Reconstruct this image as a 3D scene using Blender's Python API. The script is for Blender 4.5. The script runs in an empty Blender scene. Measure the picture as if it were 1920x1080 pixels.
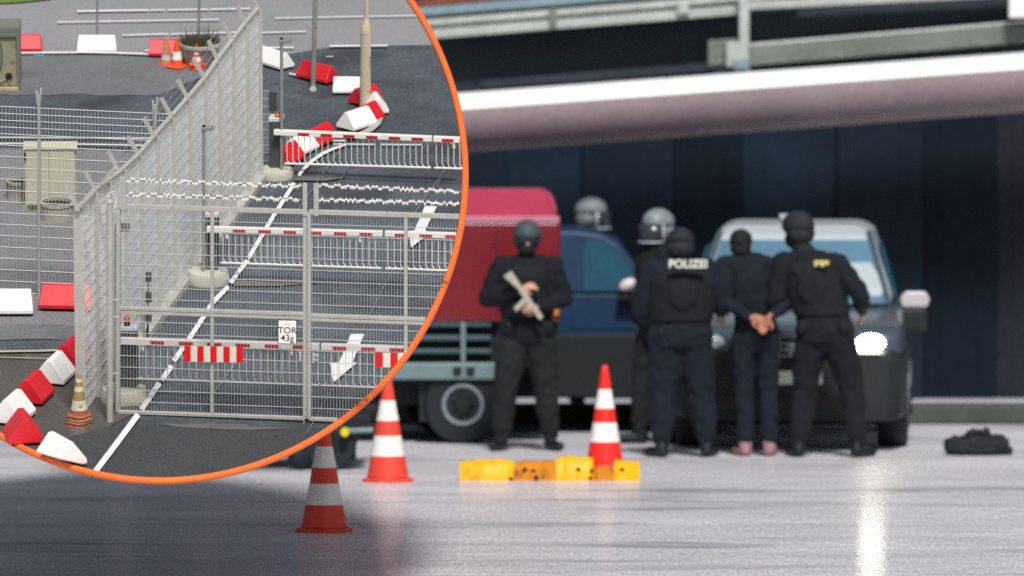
import bpy, bmesh, math, random
from mathutils import Vector as V, Matrix, Quaternion
random.seed(11)
S = bpy.context.scene
COL = S.collection
R = math.radians
sin, cos, pi = math.sin, math.cos, math.pi

# ------------------------------------------------------------------ camera
F = 19200.0                         # focal length in pixels of a 1920 px wide frame
CAM = V((0, 0, 4.0))
PITCH = math.atan(645 / F)
FWD = V((0, cos(PITCH), -sin(PITCH)))
UP = V((0, sin(PITCH), cos(PITCH)))
cam = bpy.data.cameras.new('camera')
cam.lens = 360.0
cam.sensor_width = 36.0
cam.clip_start = 1.0
cam.clip_end = 1500.0
cam.dof.use_dof = True
cam.dof.focus_distance = 63.0
cam.dof.aperture_fstop = 2.6
co = bpy.data.objects.new('camera', cam)
COL.objects.link(co)
co.location = CAM
co.rotation_euler = (pi / 2 - PITCH, 0, 0)
S.camera = co

# ------------------------------------------------------------------ sky, sun, exposure
SUN_EL, SUN_ROT = R(52), R(205)
w = bpy.data.worlds.new('World')
S.world = w
w.use_nodes = True
nt = w.node_tree
bg = nt.nodes['Background']
sky = nt.nodes.new('ShaderNodeTexSky')
sky.sky_type = 'NISHITA'
sky.sun_disc = False
sky.sun_elevation = SUN_EL
sky.sun_rotation = SUN_ROT
sky.air_density = 1.0
sky.dust_density = 3.0
hs = nt.nodes.new('ShaderNodeHueSaturation')
hs.inputs['Saturation'].default_value = 0.35
nt.links.new(sky.outputs[0], hs.inputs['Color'])
nt.links.new(hs.outputs[0], bg.inputs['Color'])
bg.inputs['Strength'].default_value = 0.065
sun = bpy.data.lights.new('sun', 'SUN')
sun.energy = 3.5
sun.angle = R(9)
sun.color = (1.0, 0.97, 0.92)
so = bpy.data.objects.new('sun', sun)
COL.objects.link(so)
# the light comes from behind the camera, a little from the right
sd = V((0.12, -0.88, 1.0)).normalized()
so.rotation_euler = sd.to_track_quat('Z', 'Y').to_euler()
so.location = (5, -5, 30)
sky.sun_elevation = math.asin(sd.z)
sky.sun_rotation = math.atan2(sd.x, sd.y)
S.view_settings.view_transform = 'Standard'
S.view_settings.look = 'None'
S.view_settings.gamma = 1.0
S.view_settings.exposure = 0.0
S.cycles.use_denoising = False
S.cycles.max_bounces = 8

# ------------------------------------------------------------------ geometry of the view
X = V((1, 0, 0))


def ray(px, py):
    return X * ((px - 960) / F) + UP * ((540 - py) / F) + FWD


def at(px, py, Y):
    d = ray(px, py)
    return CAM + d * (Y / d.y)


def gp(px, py):
    d = ray(px, py)
    return CAM + d * (-CAM.z / d.z)


def hit(px, py, p, n):
    d = ray(px, py)
    return CAM + d * ((p - CAM).dot(n) / d.dot(n))


# the sloping round yard: a tilted plane
TH = R(15.4)
N = V((0, -sin(TH), cos(TH)))
AX = V((0, cos(TH), sin(TH)))       # uphill
CX, CY, RO = 300.0, 329.0, 579.0
RC = 572.5                          # centre line of the rim
RIN = 566.0
Q0 = at(CX, CY + RC, 60.0)


def yp(px, py, h=0.0):
    return hit(px, py, Q0 + N * h, N)


def upx(px, py):                    # metres per pixel at that yard point
    return yp(px, py).y / F


def sc(py):                         # pixels per (mock-up) metre in the yard
    return 65 + (py - 100) * 0.065


def inside(px, py, r=RIN):
    return (px - CX) ** 2 + (py - CY) ** 2 < r * r


def clipseg(a, b, r=RIN):           # clip a pixel segment to the round yard
    ax, ay = a[0] - CX, a[1] - CY
    dx, dy = b[0] - a[0], b[1] - a[1]
    A = dx * dx + dy * dy
    B = 2 * (ax * dx + ay * dy)
    C = ax * ax + ay * ay - r * r
    D = B * B - 4 * A * C
    if A == 0 or D <= 0:
        return None
    t0, t1 = (-B - D ** .5) / (2 * A), (-B + D ** .5) / (2 * A)
    t0, t1 = max(0, t0), min(1, t1)
    if t1 - t0 < 1e-4:
        return None
    return ((a[0] + dx * t0, a[1] + dy * t0), (a[0] + dx * t1, a[1] + dy * t1))


def vplane(a, b):                   # upright plane through two yard pixels: pixel -> world point
    p, q = yp(*a), yp(*b)
    n = (q - p).cross(N).normalized()
    f = lambda x, y, off=0.0: hit(x, y, p + n * off, n)
    f.n = n if n.y < 0 else -n
    return f


# ------------------------------------------------------------------ materials
def s2l(c):
    c = c / 255.0
    return c / 12.92 if c <= .04045 else ((c + .055) / 1.055) ** 2.4


def lin(r, g, b):
    return (s2l(r), s2l(g), s2l(b))


MATS = {}


def mat(name, col, rough=.6, metal=0.0, spec=.4, big=0.0, bigs=1.0, fine=0.0, fines=40.0, bump=0.0, bumps=60.0,
        coat=0.0, coatr=.1, emit=None, est=1.0, stain=None, stains=2.0, sthr=.55, stretch=None, trans=0.0, alpha=1.0,
        roughvar=0.0, fstretch=None, bstretch=None):
    if name in MATS:
        return MATS[name]
    m = bpy.data.materials.new(name)
    m.use_nodes = True
    t = m.node_tree
    b = t.nodes['Principled BSDF']
    L = t.links.new
    geo = t.nodes.new('ShaderNodeNewGeometry')
    pos = geo.outputs['Position']
    if stretch:
        vm = t.nodes.new('ShaderNodeVectorMath')
        vm.operation = 'MULTIPLY'
        vm.inputs[1].default_value = stretch
        L(pos, vm.inputs[0])
        pos = vm.outputs[0]

    gpos = geo.outputs['Position']

    def nz(scale, det=4.0, own=None):
        src = pos
        if own:
            vm2 = t.nodes.new('ShaderNodeVectorMath')
            vm2.operation = 'MULTIPLY'
            vm2.inputs[1].default_value = own
            L(gpos, vm2.inputs[0])
            src = vm2.outputs[0]
        n = t.nodes.new('ShaderNodeTexNoise')
        n.inputs['Scale'].default_value = scale
        n.inputs['Detail'].default_value = det
        n.inputs['Roughness'].default_value = .6
        L(src, n.inputs['Vector'])
        return n.outputs[0]

    def rng(fac, lo, hi, a=.3, c=.7):
        r = t.nodes.new('ShaderNodeMapRange')
        r.inputs['From Min'].default_value = a
        r.inputs['From Max'].default_value = c
        r.inputs['To Min'].default_value = lo
        r.inputs['To Max'].default_value = hi
        L(fac, r.inputs['Value'])
        return r.outputs[0]
    rgb = t.nodes.new('ShaderNodeRGB')
    rgb.outputs[0].default_value = (*col, 1)
    out = rgb.outputs[0]

    def scale_col(src, f):
        v = t.nodes.new('ShaderNodeVectorMath')
        v.operation = 'SCALE'
        L(src, v.inputs[0])
        L(f, v.inputs['Scale'])
        return v.outputs[0]
    if big:
        out = scale_col(out, rng(nz(bigs), 1 - big, 1 + big))
    if fine:
        out = scale_col(out, rng(nz(fines, 2, fstretch), 1 - fine, 1 + fine))
    if stain:
        mx = t.nodes.new('ShaderNodeMix')
        mx.data_type = 'RGBA'
        L(rng(nz(stains, 6), 0, 1, sthr, sthr + .15), mx.inputs['Factor'])
        L(out, mx.inputs['A'])
        mx.inputs['B'].default_value = (*stain, 1)
        out = mx.outputs['Result']
    L(out, b.inputs['Base Color'])
    b.inputs['Roughness'].default_value = rough
    if roughvar:
        L(rng(nz(bigs * 1.7 + .3), max(.02, rough - roughvar), rough + roughvar), b.inputs['Roughness'])
    b.inputs['Metallic'].default_value = metal
    b.inputs['Specular IOR Level'].default_value = spec
    if bump:
        bp = t.nodes.new('ShaderNodeBump')
        bp.inputs['Strength'].default_value = bump
        bp.inputs['Distance'].default_value = .01
        L(nz(bumps, 3, bstretch), bp.inputs['Height'])
        L(bp.outputs[0], b.inputs['Normal'])
    if coat:
        b.inputs['Coat Weight'].default_value = coat
        b.inputs['Coat Roughness'].default_value = coatr
    if emit:
        b.inputs['Emission Color'].default_value = (*emit, 1)
        b.inputs['Emission Strength'].default_value = est
    if trans:
        b.inputs['Transmission Weight'].default_value = trans
    if alpha < 1:
        b.inputs['Alpha'].default_value = alpha
    MATS[name] = m
    return m


# ------------------------------------------------------------------ mesh builder
class MB:
    def __init__(s):
        s.v, s.f, s.mi = [], [], []

    def add(s, vs, fs, m=0):
        o = len(s.v)
        s.v += [V(p) for p in vs]
        for f in fs:
            s.f.append([i + o for i in f])
            s.mi.append(m)

    def box(s, lo, hi, m=0, M=None):
        x0, y0, z0 = lo
        x1, y1, z1 = hi
        vs = [V(p) for p in ((x0, y0, z0), (x1, y0, z0), (x1, y1, z0), (x0, y1, z0), (x0, y0, z1), (x1, y0, z1), (x1, y1, z1), (x0, y1, z1))]
        s.hexa(vs, m, M)

    def hexa(s, vs, m=0, M=None):
        if M:
            vs = [M @ V(v) for v in vs]
        s.add(vs, [(0, 3, 2, 1), (4, 5, 6, 7), (0, 1, 5, 4), (1, 2, 6, 5), (2, 3, 7, 6), (3, 0, 4, 7)], m)

    def loft(s, rings, m=0, cap=True):
        n = len(rings[0])
        vs = [p for r in rings for p in r]
        fs = []
        for k in range(len(rings) - 1):
            for i in range(n):
                j = (i + 1) % n
                fs.append((k * n + i, k * n + j, (k + 1) * n + j, (k + 1) * n + i))
        if cap:
            fs.append(tuple(range(n))[::-1])
            fs.append(tuple((len(rings) - 1) * n + i for i in range(n)))
        s.add(vs, fs, m)

    def tube(s, pts, r, n=6, m=0, cap=True):
        pts = [V(p) for p in pts]
        if not isinstance(r, (list, tuple)):
            r = [r] * len(pts)
        rings = []
        d0 = (pts[1] - pts[0]).normalized()
        a = d0.orthogonal().normalized()
        for i, p in enumerate(pts):
            if i == 0:
                d = pts[1] - p
            elif i == len(pts) - 1:
                d = p - pts[i - 1]
            else:
                d = (pts[i + 1] - p).normalized() + (p - pts[i - 1]).normalized()
            d = d.normalized()
            a = (a - d * a.dot(d))
            a = a.normalized() if a.length > 1e-9 else d.orthogonal().normalized()
            b = d.cross(a)
            rings.append([p + (a * cos(2 * pi * k / n) + b * sin(2 * pi * k / n)) * r[i] for k in range(n)])
        s.loft(rings, m, cap)

    def bar(s, p, q, wv, hv, m=0):   # box between two points, half widths as vectors
        p, q, wv, hv = V(p), V(q), V(wv), V(hv)
        s.hexa([p - wv - hv, q - wv - hv, q + wv - hv, p + wv - hv, p - wv + hv, q - wv + hv, q + wv + hv, p + wv + hv], m)

    def lathe(s, prof, n=24, c=(0, 0, 0), ms=None, axis='z'):
        c = V(c)
        rings = []
        for r, z in prof:
            rg = []
            for k in range(n):
                a = 2 * pi * k / n
                if axis == 'z':
                    rg.append(c + V((r * cos(a), r * sin(a), z)))
                elif axis == 'y':
                    rg.append(c + V((r * cos(a), z, -r * sin(a))))
                else:
                    rg.append(c + V((z, r * cos(a), r * sin(a))))
            rings.append(rg)
        for k in range(len(rings) - 1):
            s.loft(rings[k:k + 2], ms[k] if ms else 0, cap=False)
        o = len(s.v)
        s.add(rings[0], [tuple(range(n))[::-1]], ms[0] if ms else 0)
        s.add(rings[-1], [tuple(range(n))], ms[-1] if ms else 0)

    def prism(s, poly, d, m=0):
        poly = [V(p) for p in poly]
        s.loft([poly, [p + V(d) for p in poly]], m)

    def poly(s, pts, m=0):
        s.add(pts, [tuple(range(len(pts)))], m)

    def ell(s, c, r, M=None, n=12, m=0):
        c = V(c)
        rings = []
        k = n // 2
        for i in range(k + 1):
            a = -pi / 2 + pi * i / k
            rg = []
            for j in range(n):
                b = 2 * pi * j / n
                p = V((r[0] * max(cos(a), .02) * cos(b), r[1] * max(cos(a), .02) * sin(b), r[2] * sin(a)))
                if M:
                    p = M @ p
                rg.append(c + p)
            rings.append(rg)
        s.loft(rings, m)

    def build(s, name, mats, parent=None, loc=None, smooth=False, bevel=0.0, M=None, seg=2):
        """mesh from world (or, with M given, local) coordinates"""
        me = bpy.data.meshes.new(name)
        if parent is not None and M is None:
            inv = parent.matrix_basis.inverted()
            if parent.parent:
                inv = inv @ parent.parent.matrix_basis.inverted()
            vs = [inv @ v for v in s.v]
        elif loc is not None:
            vs = [v - V(loc) for v in s.v]
        else:
            vs = s.v
        me.from_pydata([tuple(v) for v in vs], [], s.f)
        if not isinstance(mats, (list, tuple)):
            mats = [mats]
        for m in mats:
            me.materials.append(m)
        for p, i in zip(me.polygons, s.mi):
            p.material_index = i
        bm = bmesh.new()
        bm.from_mesh(me)
        bmesh.ops.remove_doubles(bm, verts=bm.verts, dist=1e-6)
        bmesh.ops.recalc_face_normals(bm, faces=bm.faces)
        bm.to_mesh(me)
        bm.free()
        o = bpy.data.objects.new(name, me)
        COL.objects.link(o)
        if parent is not None:
            o.parent = parent
        elif loc is not None:
            o.location = loc
        if bevel:
            b = o.modifiers.new('bevel', 'BEVEL')
            b.width = bevel
            b.segments = seg
            b.limit_method = 'ANGLE'
            b.angle_limit = R(35)
        if smooth:
            for p in me.polygons:
                p.use_smooth = True
            if smooth != 'all':
                try:
                    me.set_sharp_from_angle(angle=R(40))
                except Exception:
                    pass
        return o


def tag(o, label=None, cat=None, group=None, kind=None):
    if label:
        o['label'] = label
    if cat:
        o['category'] = cat
    if group:
        o['group'] = group
    if kind:
        o['kind'] = kind
    return o


def root(name, label, cat, loc=(0, 0, 0), rz=0.0, scale=1.0, group=None, yard=False):
    o = bpy.data.objects.new(name, None)
    COL.objects.link(o)
    M = Matrix.Rotation(rz, 4, 'Z')
    if yard:
        M = Matrix.Rotation(TH, 4, 'X') @ M
    o.matrix_basis = Matrix.Translation(V(loc)) @ M @ Matrix.Scale(scale, 4)
    o.empty_display_size = .2
    return tag(o, label, cat, group)


def kids(o):
    return [c for c in COL.objects if c.parent == o]


def copy_tree(o, parent=None):
    c = o.copy()
    COL.objects.link(c)
    if parent:
        c.parent = parent
    for ch in kids(o):
        copy_tree(ch, c)
    return c


def yroot(name, label, cat, px, py, rz=0.0, scale=None, group=None):
    """a thing standing on the sloping yard; local unit = one mock-up metre unless scale is given"""
    u = upx(px, py)
    return root(name, label, cat, yp(px, py), rz, (sc(py) if scale is None else scale) * u, group, True)


def place_yard(o, px, py, rz, scale=None):
    u = upx(px, py)
    o.matrix_basis = Matrix.Translation(yp(px, py)) @ Matrix.Rotation(TH, 4, 'X') @ Matrix.Rotation(rz, 4, 'Z') @ Matrix.Scale((sc(py) if scale is None else scale) * u, 4)


def yangle(a, b):                   # heading in the yard plane from pixel a to pixel b
    d = yp(*b) - yp(*a)
    return math.atan2(d.dot(AX), d.x)


LOCAL = Matrix.Identity(4)
# ================================================================== MATERIALS IN USE
m_concrete = mat('wet_concrete_apron', lin(212, 211, 218), rough=.45, big=.17, bigs=1.1, fine=.20, fines=42, fstretch=(1, .09, 1), bump=.45, bumps=9, bstretch=(.25, 1, 1),
                 stretch=(.32, 1.0, 1), coat=.2, coatr=.13, roughvar=.12, stain=lin(146, 146, 155), stains=.9, sthr=.54)
m_asphalt = mat('yard_asphalt', lin(76, 83, 92), rough=.72, big=.34, bigs=2.6, fine=.35, fines=95, bump=.3, bumps=120,
                stretch=(.6, .45, 1), stain=lin(58, 61, 66), stains=3.0, sthr=.5, spec=.35)
m_asphalt_grey = mat('pale_road_asphalt', lin(136, 136, 140), rough=.8, big=.08, bigs=1.5, fine=.16, fines=90, stretch=(1, .35, 1))
m_asphalt_mid = mat('grey_road_asphalt', lin(108, 110, 114), rough=.8, big=.14, bigs=2.5, fine=.22, fines=90, stretch=(.6, .5, 1), stain=lin(84, 86, 92), stains=2.5, sthr=.52)
m_asphalt_left = mat('speckled_asphalt', lin(118, 118, 122), rough=.85, big=.06, bigs=2, fine=.30, fines=80, stretch=(1, .35, 1))
m_asphalt_brown = mat('patched_brown_asphalt', lin(80, 77, 74), rough=.8, big=.22, bigs=2, fine=.25, fines=80, stretch=(1, .4, 1), stain=lin(112, 108, 100), stains=3.2, sthr=.58)
m_asphalt_dark = mat('fresh_dark_asphalt', lin(62, 63, 66), rough=.7, big=.12, bigs=2, fine=.35, fines=95, stretch=(1, .35, 1))
m_dust = mat('pale_dust_streak', lin(96, 95, 92), rough=.9, big=.2, bigs=4)
m_line = mat('white_road_paint', lin(228, 228, 230), rough=.6, big=.06, bigs=8, stain=lin(170, 170, 172), stains=22, sthr=.62)
m_line_y = mat('worn_cream_paint', lin(178, 172, 150), rough=.7, big=.1, bigs=9)
m_seam = mat('pale_joint_seam', lin(118, 124, 130), rough=.6)
m_kerb = mat('kerb_concrete', lin(164, 162, 155), rough=.85, big=.14, bigs=6, fine=.1, stain=lin(120, 116, 106), stains=9, sthr=.6)
m_orange = mat('orange_border_paint', lin(248, 118, 58), rough=.5, spec=.15)
m_slab = mat('platform_steel', lin(70, 72, 76), rough=.5)
m_white_b = mat('white_barrier_plastic', lin(240, 240, 238), rough=.5, big=.03, bigs=9, stain=lin(196, 192, 180), stains=12, sthr=.66)
m_red_b = mat('red_barrier_plastic', lin(212, 28, 42), rough=.42, spec=.5, big=.07, bigs=9, stain=lin(150, 30, 38), stains=11, sthr=.66)
m_foot = mat('dark_rubber_foot', lin(30, 28, 28), rough=.9)
m_galv = mat('galvanised_steel', lin(176, 176, 168), rough=.6, metal=.05, big=.09, bigs=14, fine=.06, fines=80)
m_galv_d = mat('galvanised_wire', lin(176, 180, 180), rough=.5, metal=.2)
m_wire_l = mat('pale_mesh_wire', lin(176, 180, 180), rough=.5, metal=.2)
m_panel = mat('fence_mesh_infill', lin(240, 242, 240), rough=.6, big=.05, bigs=9, fine=.05, fines=120)
m_panel_l = mat('bright_fence_wire', lin(208, 213, 213), rough=.5)
m_razor = mat('razor_strip_steel', lin(250, 250, 246), rough=.4)
m_razor_core = mat('razor_strip_core', lin(128, 122, 108), rough=.6)
m_arm = mat('white_arm_enamel', lin(238, 236, 228), rough=.35, spec=.5)
m_armred = mat('red_reflective_tape', lin(190, 24, 34), rough=.4)
m_cab = mat('graphite_cabinet_paint', lin(72, 74, 76), rough=.5, big=.08, bigs=8)
m_cabtop = mat('pale_cabinet_lid', lin(205, 208, 214), rough=.45)
m_lampo = mat('amber_beacon_glass', lin(214, 90, 24), rough=.2, spec=.6)
m_black = mat('black_plastic', lin(28, 28, 30), rough=.5)
m_base = mat('cast_concrete_base', lin(188, 186, 172), rough=.85, big=.1, bigs=9, stain=lin(140, 136, 110), stains=7, sthr=.6)
m_beige = mat('beige_cabinet_paint', lin(198, 193, 170), rough=.6, big=.05, bigs=6, stain=lin(170, 164, 138), stains=10, sthr=.64)
m_ring = mat('weathered_ring_concrete', lin(168, 164, 148), rough=.9, big=.1, bigs=9, fine=.1)
m_planter = mat('grey_planter_concrete', lin(158, 156, 150), rough=.85, big=.07, bigs=9, fine=.08)
m_soil = mat('dark_soil', lin(58, 50, 42), rough=1)
m_twig = mat('dry_heather', lin(92, 74, 60), rough=.9, big=.3, bigs=20)
m_leaf = mat('dull_green_leaf', lin(86, 92, 60), rough=.8, big=.3, bigs=20)
m_grass = mat('short_green_grass', lin(96, 122, 52), rough=.9, big=.25, bigs=20)
m_mast = mat('beige_mast_paint', lin(196, 182, 158), rough=.4, spec=.5, big=.04, bigs=9)
m_pole = mat('grey_pole_paint', lin(150, 152, 150), rough=.45, metal=.3, big=.06, bigs=9)
m_c_or = mat('orange_cone_rubber', lin(232, 88, 44), rough=.5, big=.06, bigs=12)
m_c_red = mat('red_cone_rubber', lin(238, 42, 34), rough=.45, big=.04, bigs=9)
m_c_red2 = mat('dulled_red_cone_rubber', lin(226, 70, 54), rough=.5, big=.06, bigs=9)
m_c_tan = mat('faded_tan_cone_rubber', lin(186, 142, 108), rough=.7, big=.12, bigs=14, stain=lin(150, 104, 72), stains=16)
m_c_brown = mat('dirty_brown_cone_rubber', lin(158, 92, 66), rough=.7, big=.14, bigs=14)
m_c_och = mat('ochre_cone_rubber', lin(160, 132, 82), rough=.7, big=.12, bigs=16)
m_c_wh = mat('white_cone_band', lin(236, 234, 230), rough=.5)
m_c_wd = mat('soiled_white_cone_band', lin(205, 196, 178), rough=.6, stain=lin(150, 120, 84), stains=20, sthr=.56)
m_sign = mat('white_sign_plate', lin(250, 249, 240), rough=.45)
m_ink = mat('black_sign_ink', lin(22, 22, 24), rough=.6)
m_bred = mat('red_board_film', lin(226, 14, 22), rough=.4)
m_bcream = mat('cream_board_film', lin(226, 222, 206), rough=.45)
m_bin = mat('olive_metal_inside', lin(150, 148, 116), rough=.6, big=.12, bigs=7, stain=lin(96, 92, 74), stains=8, sthr=.58)
m_binf = mat('grey_green_metal_frame', lin(118, 122, 116), rough=.5)
m_wood = mat('pale_timber', lin(196, 166, 124), rough=.8, big=.12, bigs=12)
m_blue = mat('blue_litter_film', lin(120, 190, 222), rough=.4)

# ================================================================== THE SLOPING ROUND YARD (on the left)


def arc(r=RC, n=160):
    return [(CX + r * cos(2 * pi * i / n), CY + r * sin(2 * pi * i / n)) for i in range(n)]


def clip_poly(pts, r=RIN, n=96):
    out = list(pts)
    for i in range(n):
        a = 2 * pi * i / n
        nx, ny = cos(a), sin(a)
        c = nx * CX + ny * CY + r
        res = []
        for k in range(len(out)):
            p, q = out[k], out[(k + 1) % len(out)]
            dp, dq = nx * p[0] + ny * p[1] - c, nx * q[0] + ny * q[1] - c
            if dp <= 0:
                res.append(p)
            if (dp < 0) != (dq < 0) and dp != dq:
                t = dp / (dp - dq)
                res.append((p[0] + (q[0] - p[0]) * t, p[1] + (q[1] - p[1]) * t))
        out = res
        if not out:
            return out
    return out


yc = yp(CX, CY)
mb = MB()
mb.poly([yp(*p) for p in arc(RC)])
tag(mb.build('yard_ground', m_asphalt, loc=yc), kind='structure')

plat = root('inset_platform', 'circular inset view built as a sloping round platform, its orange border as hoop rim', 'platform', V((-2.6, 79, 0)))  # carries the circular inset view; the rim stands for its border
mb = MB()
top = [yp(*p, h=-.012) for p in arc(RC, 120)]
low = [yp(CX + (x - CX) * .90, CY + (y - CY) * .90, h=-.11) for x, y in arc(RC, 120)]
mb.loft([top, low])
mb.build('deck', m_slab, plat)
mb = MB()
ring = [yp(*p, h=.004) for p in arc(RC, 192)]
rr = 6.6 * 60 / F
rings = []
for i, p in enumerate(ring):
    t = (ring[(i + 1) % len(ring)] - ring[i - 1]).normalized()
    a = t.cross(N).normalized()
    rad = 6.5 * p.y / F
    rings.append([p + (a * cos(2 * pi * k / 10) + t.cross(a) * sin(2 * pi * k / 10)) * rad for k in range(10)])
rings.append(rings[0])
mb.loft(rings, 0, cap=False)
mb.build('rim', m_orange, plat, smooth='all')
for px in (225, 375):
    mb = MB()
    b = at(px, 867, 79)
    b.z = 0
    mb.box((b.x - .12, b.y - .12, 0), (b.x + .12, b.y + .12, 2.35))
    q = yp(px, 560, -.12)
    mb.bar((b.x, b.y, 2.25), (b.x, 66.0, 2.1), (.1, 0, 0), (0, 0, .12))
    mb.bar((b.x, 66.6, 2.1), (b.x, 66.6, 2.66), (.1, 0, 0), (0, .1, 0))
    mb.bar((b.x, 70.5, 2.1), (b.x, 70.5, 3.7), (.1, 0, 0), (0, .1, 0))
    mb.build('support_mast', m_slab, plat)

LAY = [0.001]


def patch(name, pts, m, kind='structure', clip=True, h=None):
    if h is None:
        LAY[0] += .0012
        h = LAY[0]
    pts = clip_poly(pts) if clip else pts
    if len(pts) < 3:
        return
    mb = MB()
    P = [yp(*p, h=h) for p in pts]
    mb.poly(P)
    return tag(mb.build(name, m, loc=P[0]), kind=kind)


def wob(p, q, n=14, a=3):            # an uneven edge from p to q
    r = []
    for i in range(n + 1):
        t = i / n
        r.append((p[0] + (q[0] - p[0]) * t, p[1] + (q[1] - p[1]) * t + (random.uniform(-a, a) * .5 if 0 < i < n else 0)))
    return r


patch('road', [(-400, -400), (900, -400), (900, 83)] + wob((860, 84), (640, 86), 6, .6) + wob((610, 90), (545, 101), 4, 1) + wob((490, 102), (-300, 101), 20, 1), m_asphalt_grey)
patch('road_shoulder', [(-300, 102)] + wob((-300, 102), (488, 103), 20, .5) + [(440, 118), (300, 178)] + wob((300, 178), (-300, 176), 20, 4), m_asphalt_mid)
patch('left_pavement', wob((-300, 276), (270, 282), 12, 1) + [(270, 640)] + wob((200, 640), (-300, 622), 12, 2), m_asphalt_left)
patch('left_track', wob((-300, 600), (215, 612), 12, 2) + [(215, 634)] + wob((215, 634), (-300, 640), 12, 2), m_asphalt_mid)
patch('patched_ground', wob((-300, 655), (180, 655), 12, 2) + [(260, 770), (205, 800), (120, 850), (100, 912), (-300, 912)], m_asphalt_brown)
patch('fresh_tarmac', [(205, 800)] + wob((215, 797), (640, 800), 16, 2.5) + [(760, 830), (700, 1000), (40, 1000), (95, 850), (118, 822)], m_asphalt_dark)
patch('pale_patch', wob((300, 794), (465, 796), 9, 2) + wob((465, 802), (380, 803), 5, 2) + [(330, 800)], m_dust)
patch('pale_patch', [(388, 797), (470, 800), (560, 801), (470, 806), (400, 804)], m_dust)
patch('pale_patch', [(430, 524), (480, 521), (560, 524), (600, 530), (520, 536), (440, 536)], m_dust)
patch('pale_patch', [(555, 328), (600, 327), (655, 332), (610, 339), (548, 338)], m_dust)
patch('grass_verge', [(-300, -6), (-300, -60), (95, -60), (95, -2), (40, 4), (0, 6)], m_grass)


def stripe(name, pts, m=m_line, wpx=3.0, wv=None):
    """a painted line through pixel points; wpx = its width in pixels (across the picture)"""
    LAY[0] += .0004
    for a, b in zip(pts, pts[1:]):
        pass
    up_, lo_ = [], []
    for i, p in enumerate(pts):
        q = pts[min(i + 1, len(pts) - 1)]
        o = pts[max(i - 1, 0)]
        dx, dy = q[0] - o[0], q[1] - o[1]
        l = math.hypot(dx, dy)
        wd = wpx if not isinstance(wpx, (list, tuple)) else wpx[i]
        nx, ny = -dy / l * wd / 2, dx / l * wd / 2
        up_.append((p[0] + nx, p[1] + ny))
        lo_.append((p[0] - nx, p[1] - ny))
    mb = MB()
    h = .020 + LAY[0] * .1
    if not inside(*pts[0]) and not inside(*pts[-1]):
        return
    P = []
    for i in range(len(pts) - 1):
        quad = clip_poly([up_[i], up_[i + 1], lo_[i + 1], lo_[i]])
        if len(quad) >= 3:
            mb.poly([yp(*p, h=h) for p in quad])
    if not mb.v:
        return
    return tag(mb.build(name, m, loc=mb.v[0]), kind='structure')


L_ = 'lane_marking'
for a, b, wd in (((145, 20.5), (278, 18.5), 4), ((281, 18.5), (309, 18), 3), ((314, 18), (391, 17), 3), ((394, 17), (470, 15.5), 3),
                 ((108, 41), (411, 36), 2.6), ((229, 65.5), (316, 63), 3), ((320, 63.5), (445, 60), 3), ((-40, 43), (3, 43), 3),
                 ((492, 60.5), (574, 58.5), 2.6), ((618, 86), (727, 85), 4.2), ((492, 89), (551, 88.5), 3.6), ((272, 94), (330, 97), 3),
                 ((515, 33.5), (783, 28.5), 2.2), ((612, 106), (625, 105.5), 2), ((490, 93), (500, 92), 2)):
    stripe(L_, [a, b], wpx=wd * .62)
stripe(L_, [(40, 98.5), (100, 97.8), (150, 97.5), (220, 98.5), (288, 101.5)], wpx=2.6)
stripe(L_, [(542, 137), (568, 143)], wpx=2.4)
stripe(L_, [(-60, 257), (310, 259)], wpx=1.8)
stripe(L_, [(-60, 268), (150, 270), (310, 273)], wpx=2.2)
stripe(L_, [(-40, 659), (70, 657.5), (150, 655)], m_line_y, 3.4)
stripe(L_, [(-40, 668), (95, 672)], m_line_y, 1.2)
stripe(L_, [(626, 270), (650, 270), (702, 270.5)], wpx=1.8)
stripe(L_, [(714, 270.5), (790, 271)], wpx=1.8)
stripe(L_, [(622, 263.5), (648, 263.5)], wpx=2.2)
# edge line of the exit lane, broken here and there
stripe(L_, [(175, 889), (218, 832), (259, 777)], wpx=10.5)
stripe(L_, [(265, 768), (299, 718)], wpx=10)
stripe(L_, [(303, 713), (322, 686)], wpx=9.5)
stripe(L_, [(326, 677), (351, 640)], wpx=9)
stripe(L_, [(354, 636), (400, 566), (428, 537)], wpx=[8.8, 8.4, 8])
stripe(L_, [(432, 530), (464, 488)], wpx=[8, 7.5])
stripe(L_, [(466, 484), (512, 406), (552, 343)], wpx=[7.5, 7.2, 7])
stripe(L_, [(560, 329), (569, 317), (586, 301), (604, 288), (624, 279), (648, 271)], wpx=[6.5, 6, 6, 5.5, 4.5, 3])
for a, b in (((650, 262), (556, 398)), ((662, 300), (632, 348)), ((834, 318), (770, 410)), ((560, 474), (519, 556)), ((562, 480), (549, 504)),
             ((732, 512), (640, 700)), ((640, 700), (575, 812)), ((455, 655), (408, 730)), ((446, 676), (372, 774)), ((560, 500), (600, 440)), ((828, 330), (818, 352))):
    stripe('pavement_seam', [a, b], m_seam, 1.3)
# two lane arrows pointing to the gate
for pts in ([(658, 626), (683, 626), (661, 679), (669, 680), (625, 717), (618, 680), (636, 679)],
            [(797, 386), (819, 387), (797, 432), (807, 435), (771, 464), (767, 433), (777, 432)]):
    mb = MB()
    P = [yp(*p, h=.0245) for p in pts]
    mb.poly(P)
    tag(mb.build('lane_arrow', m_line, loc=P[0]), kind='structure')

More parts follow.
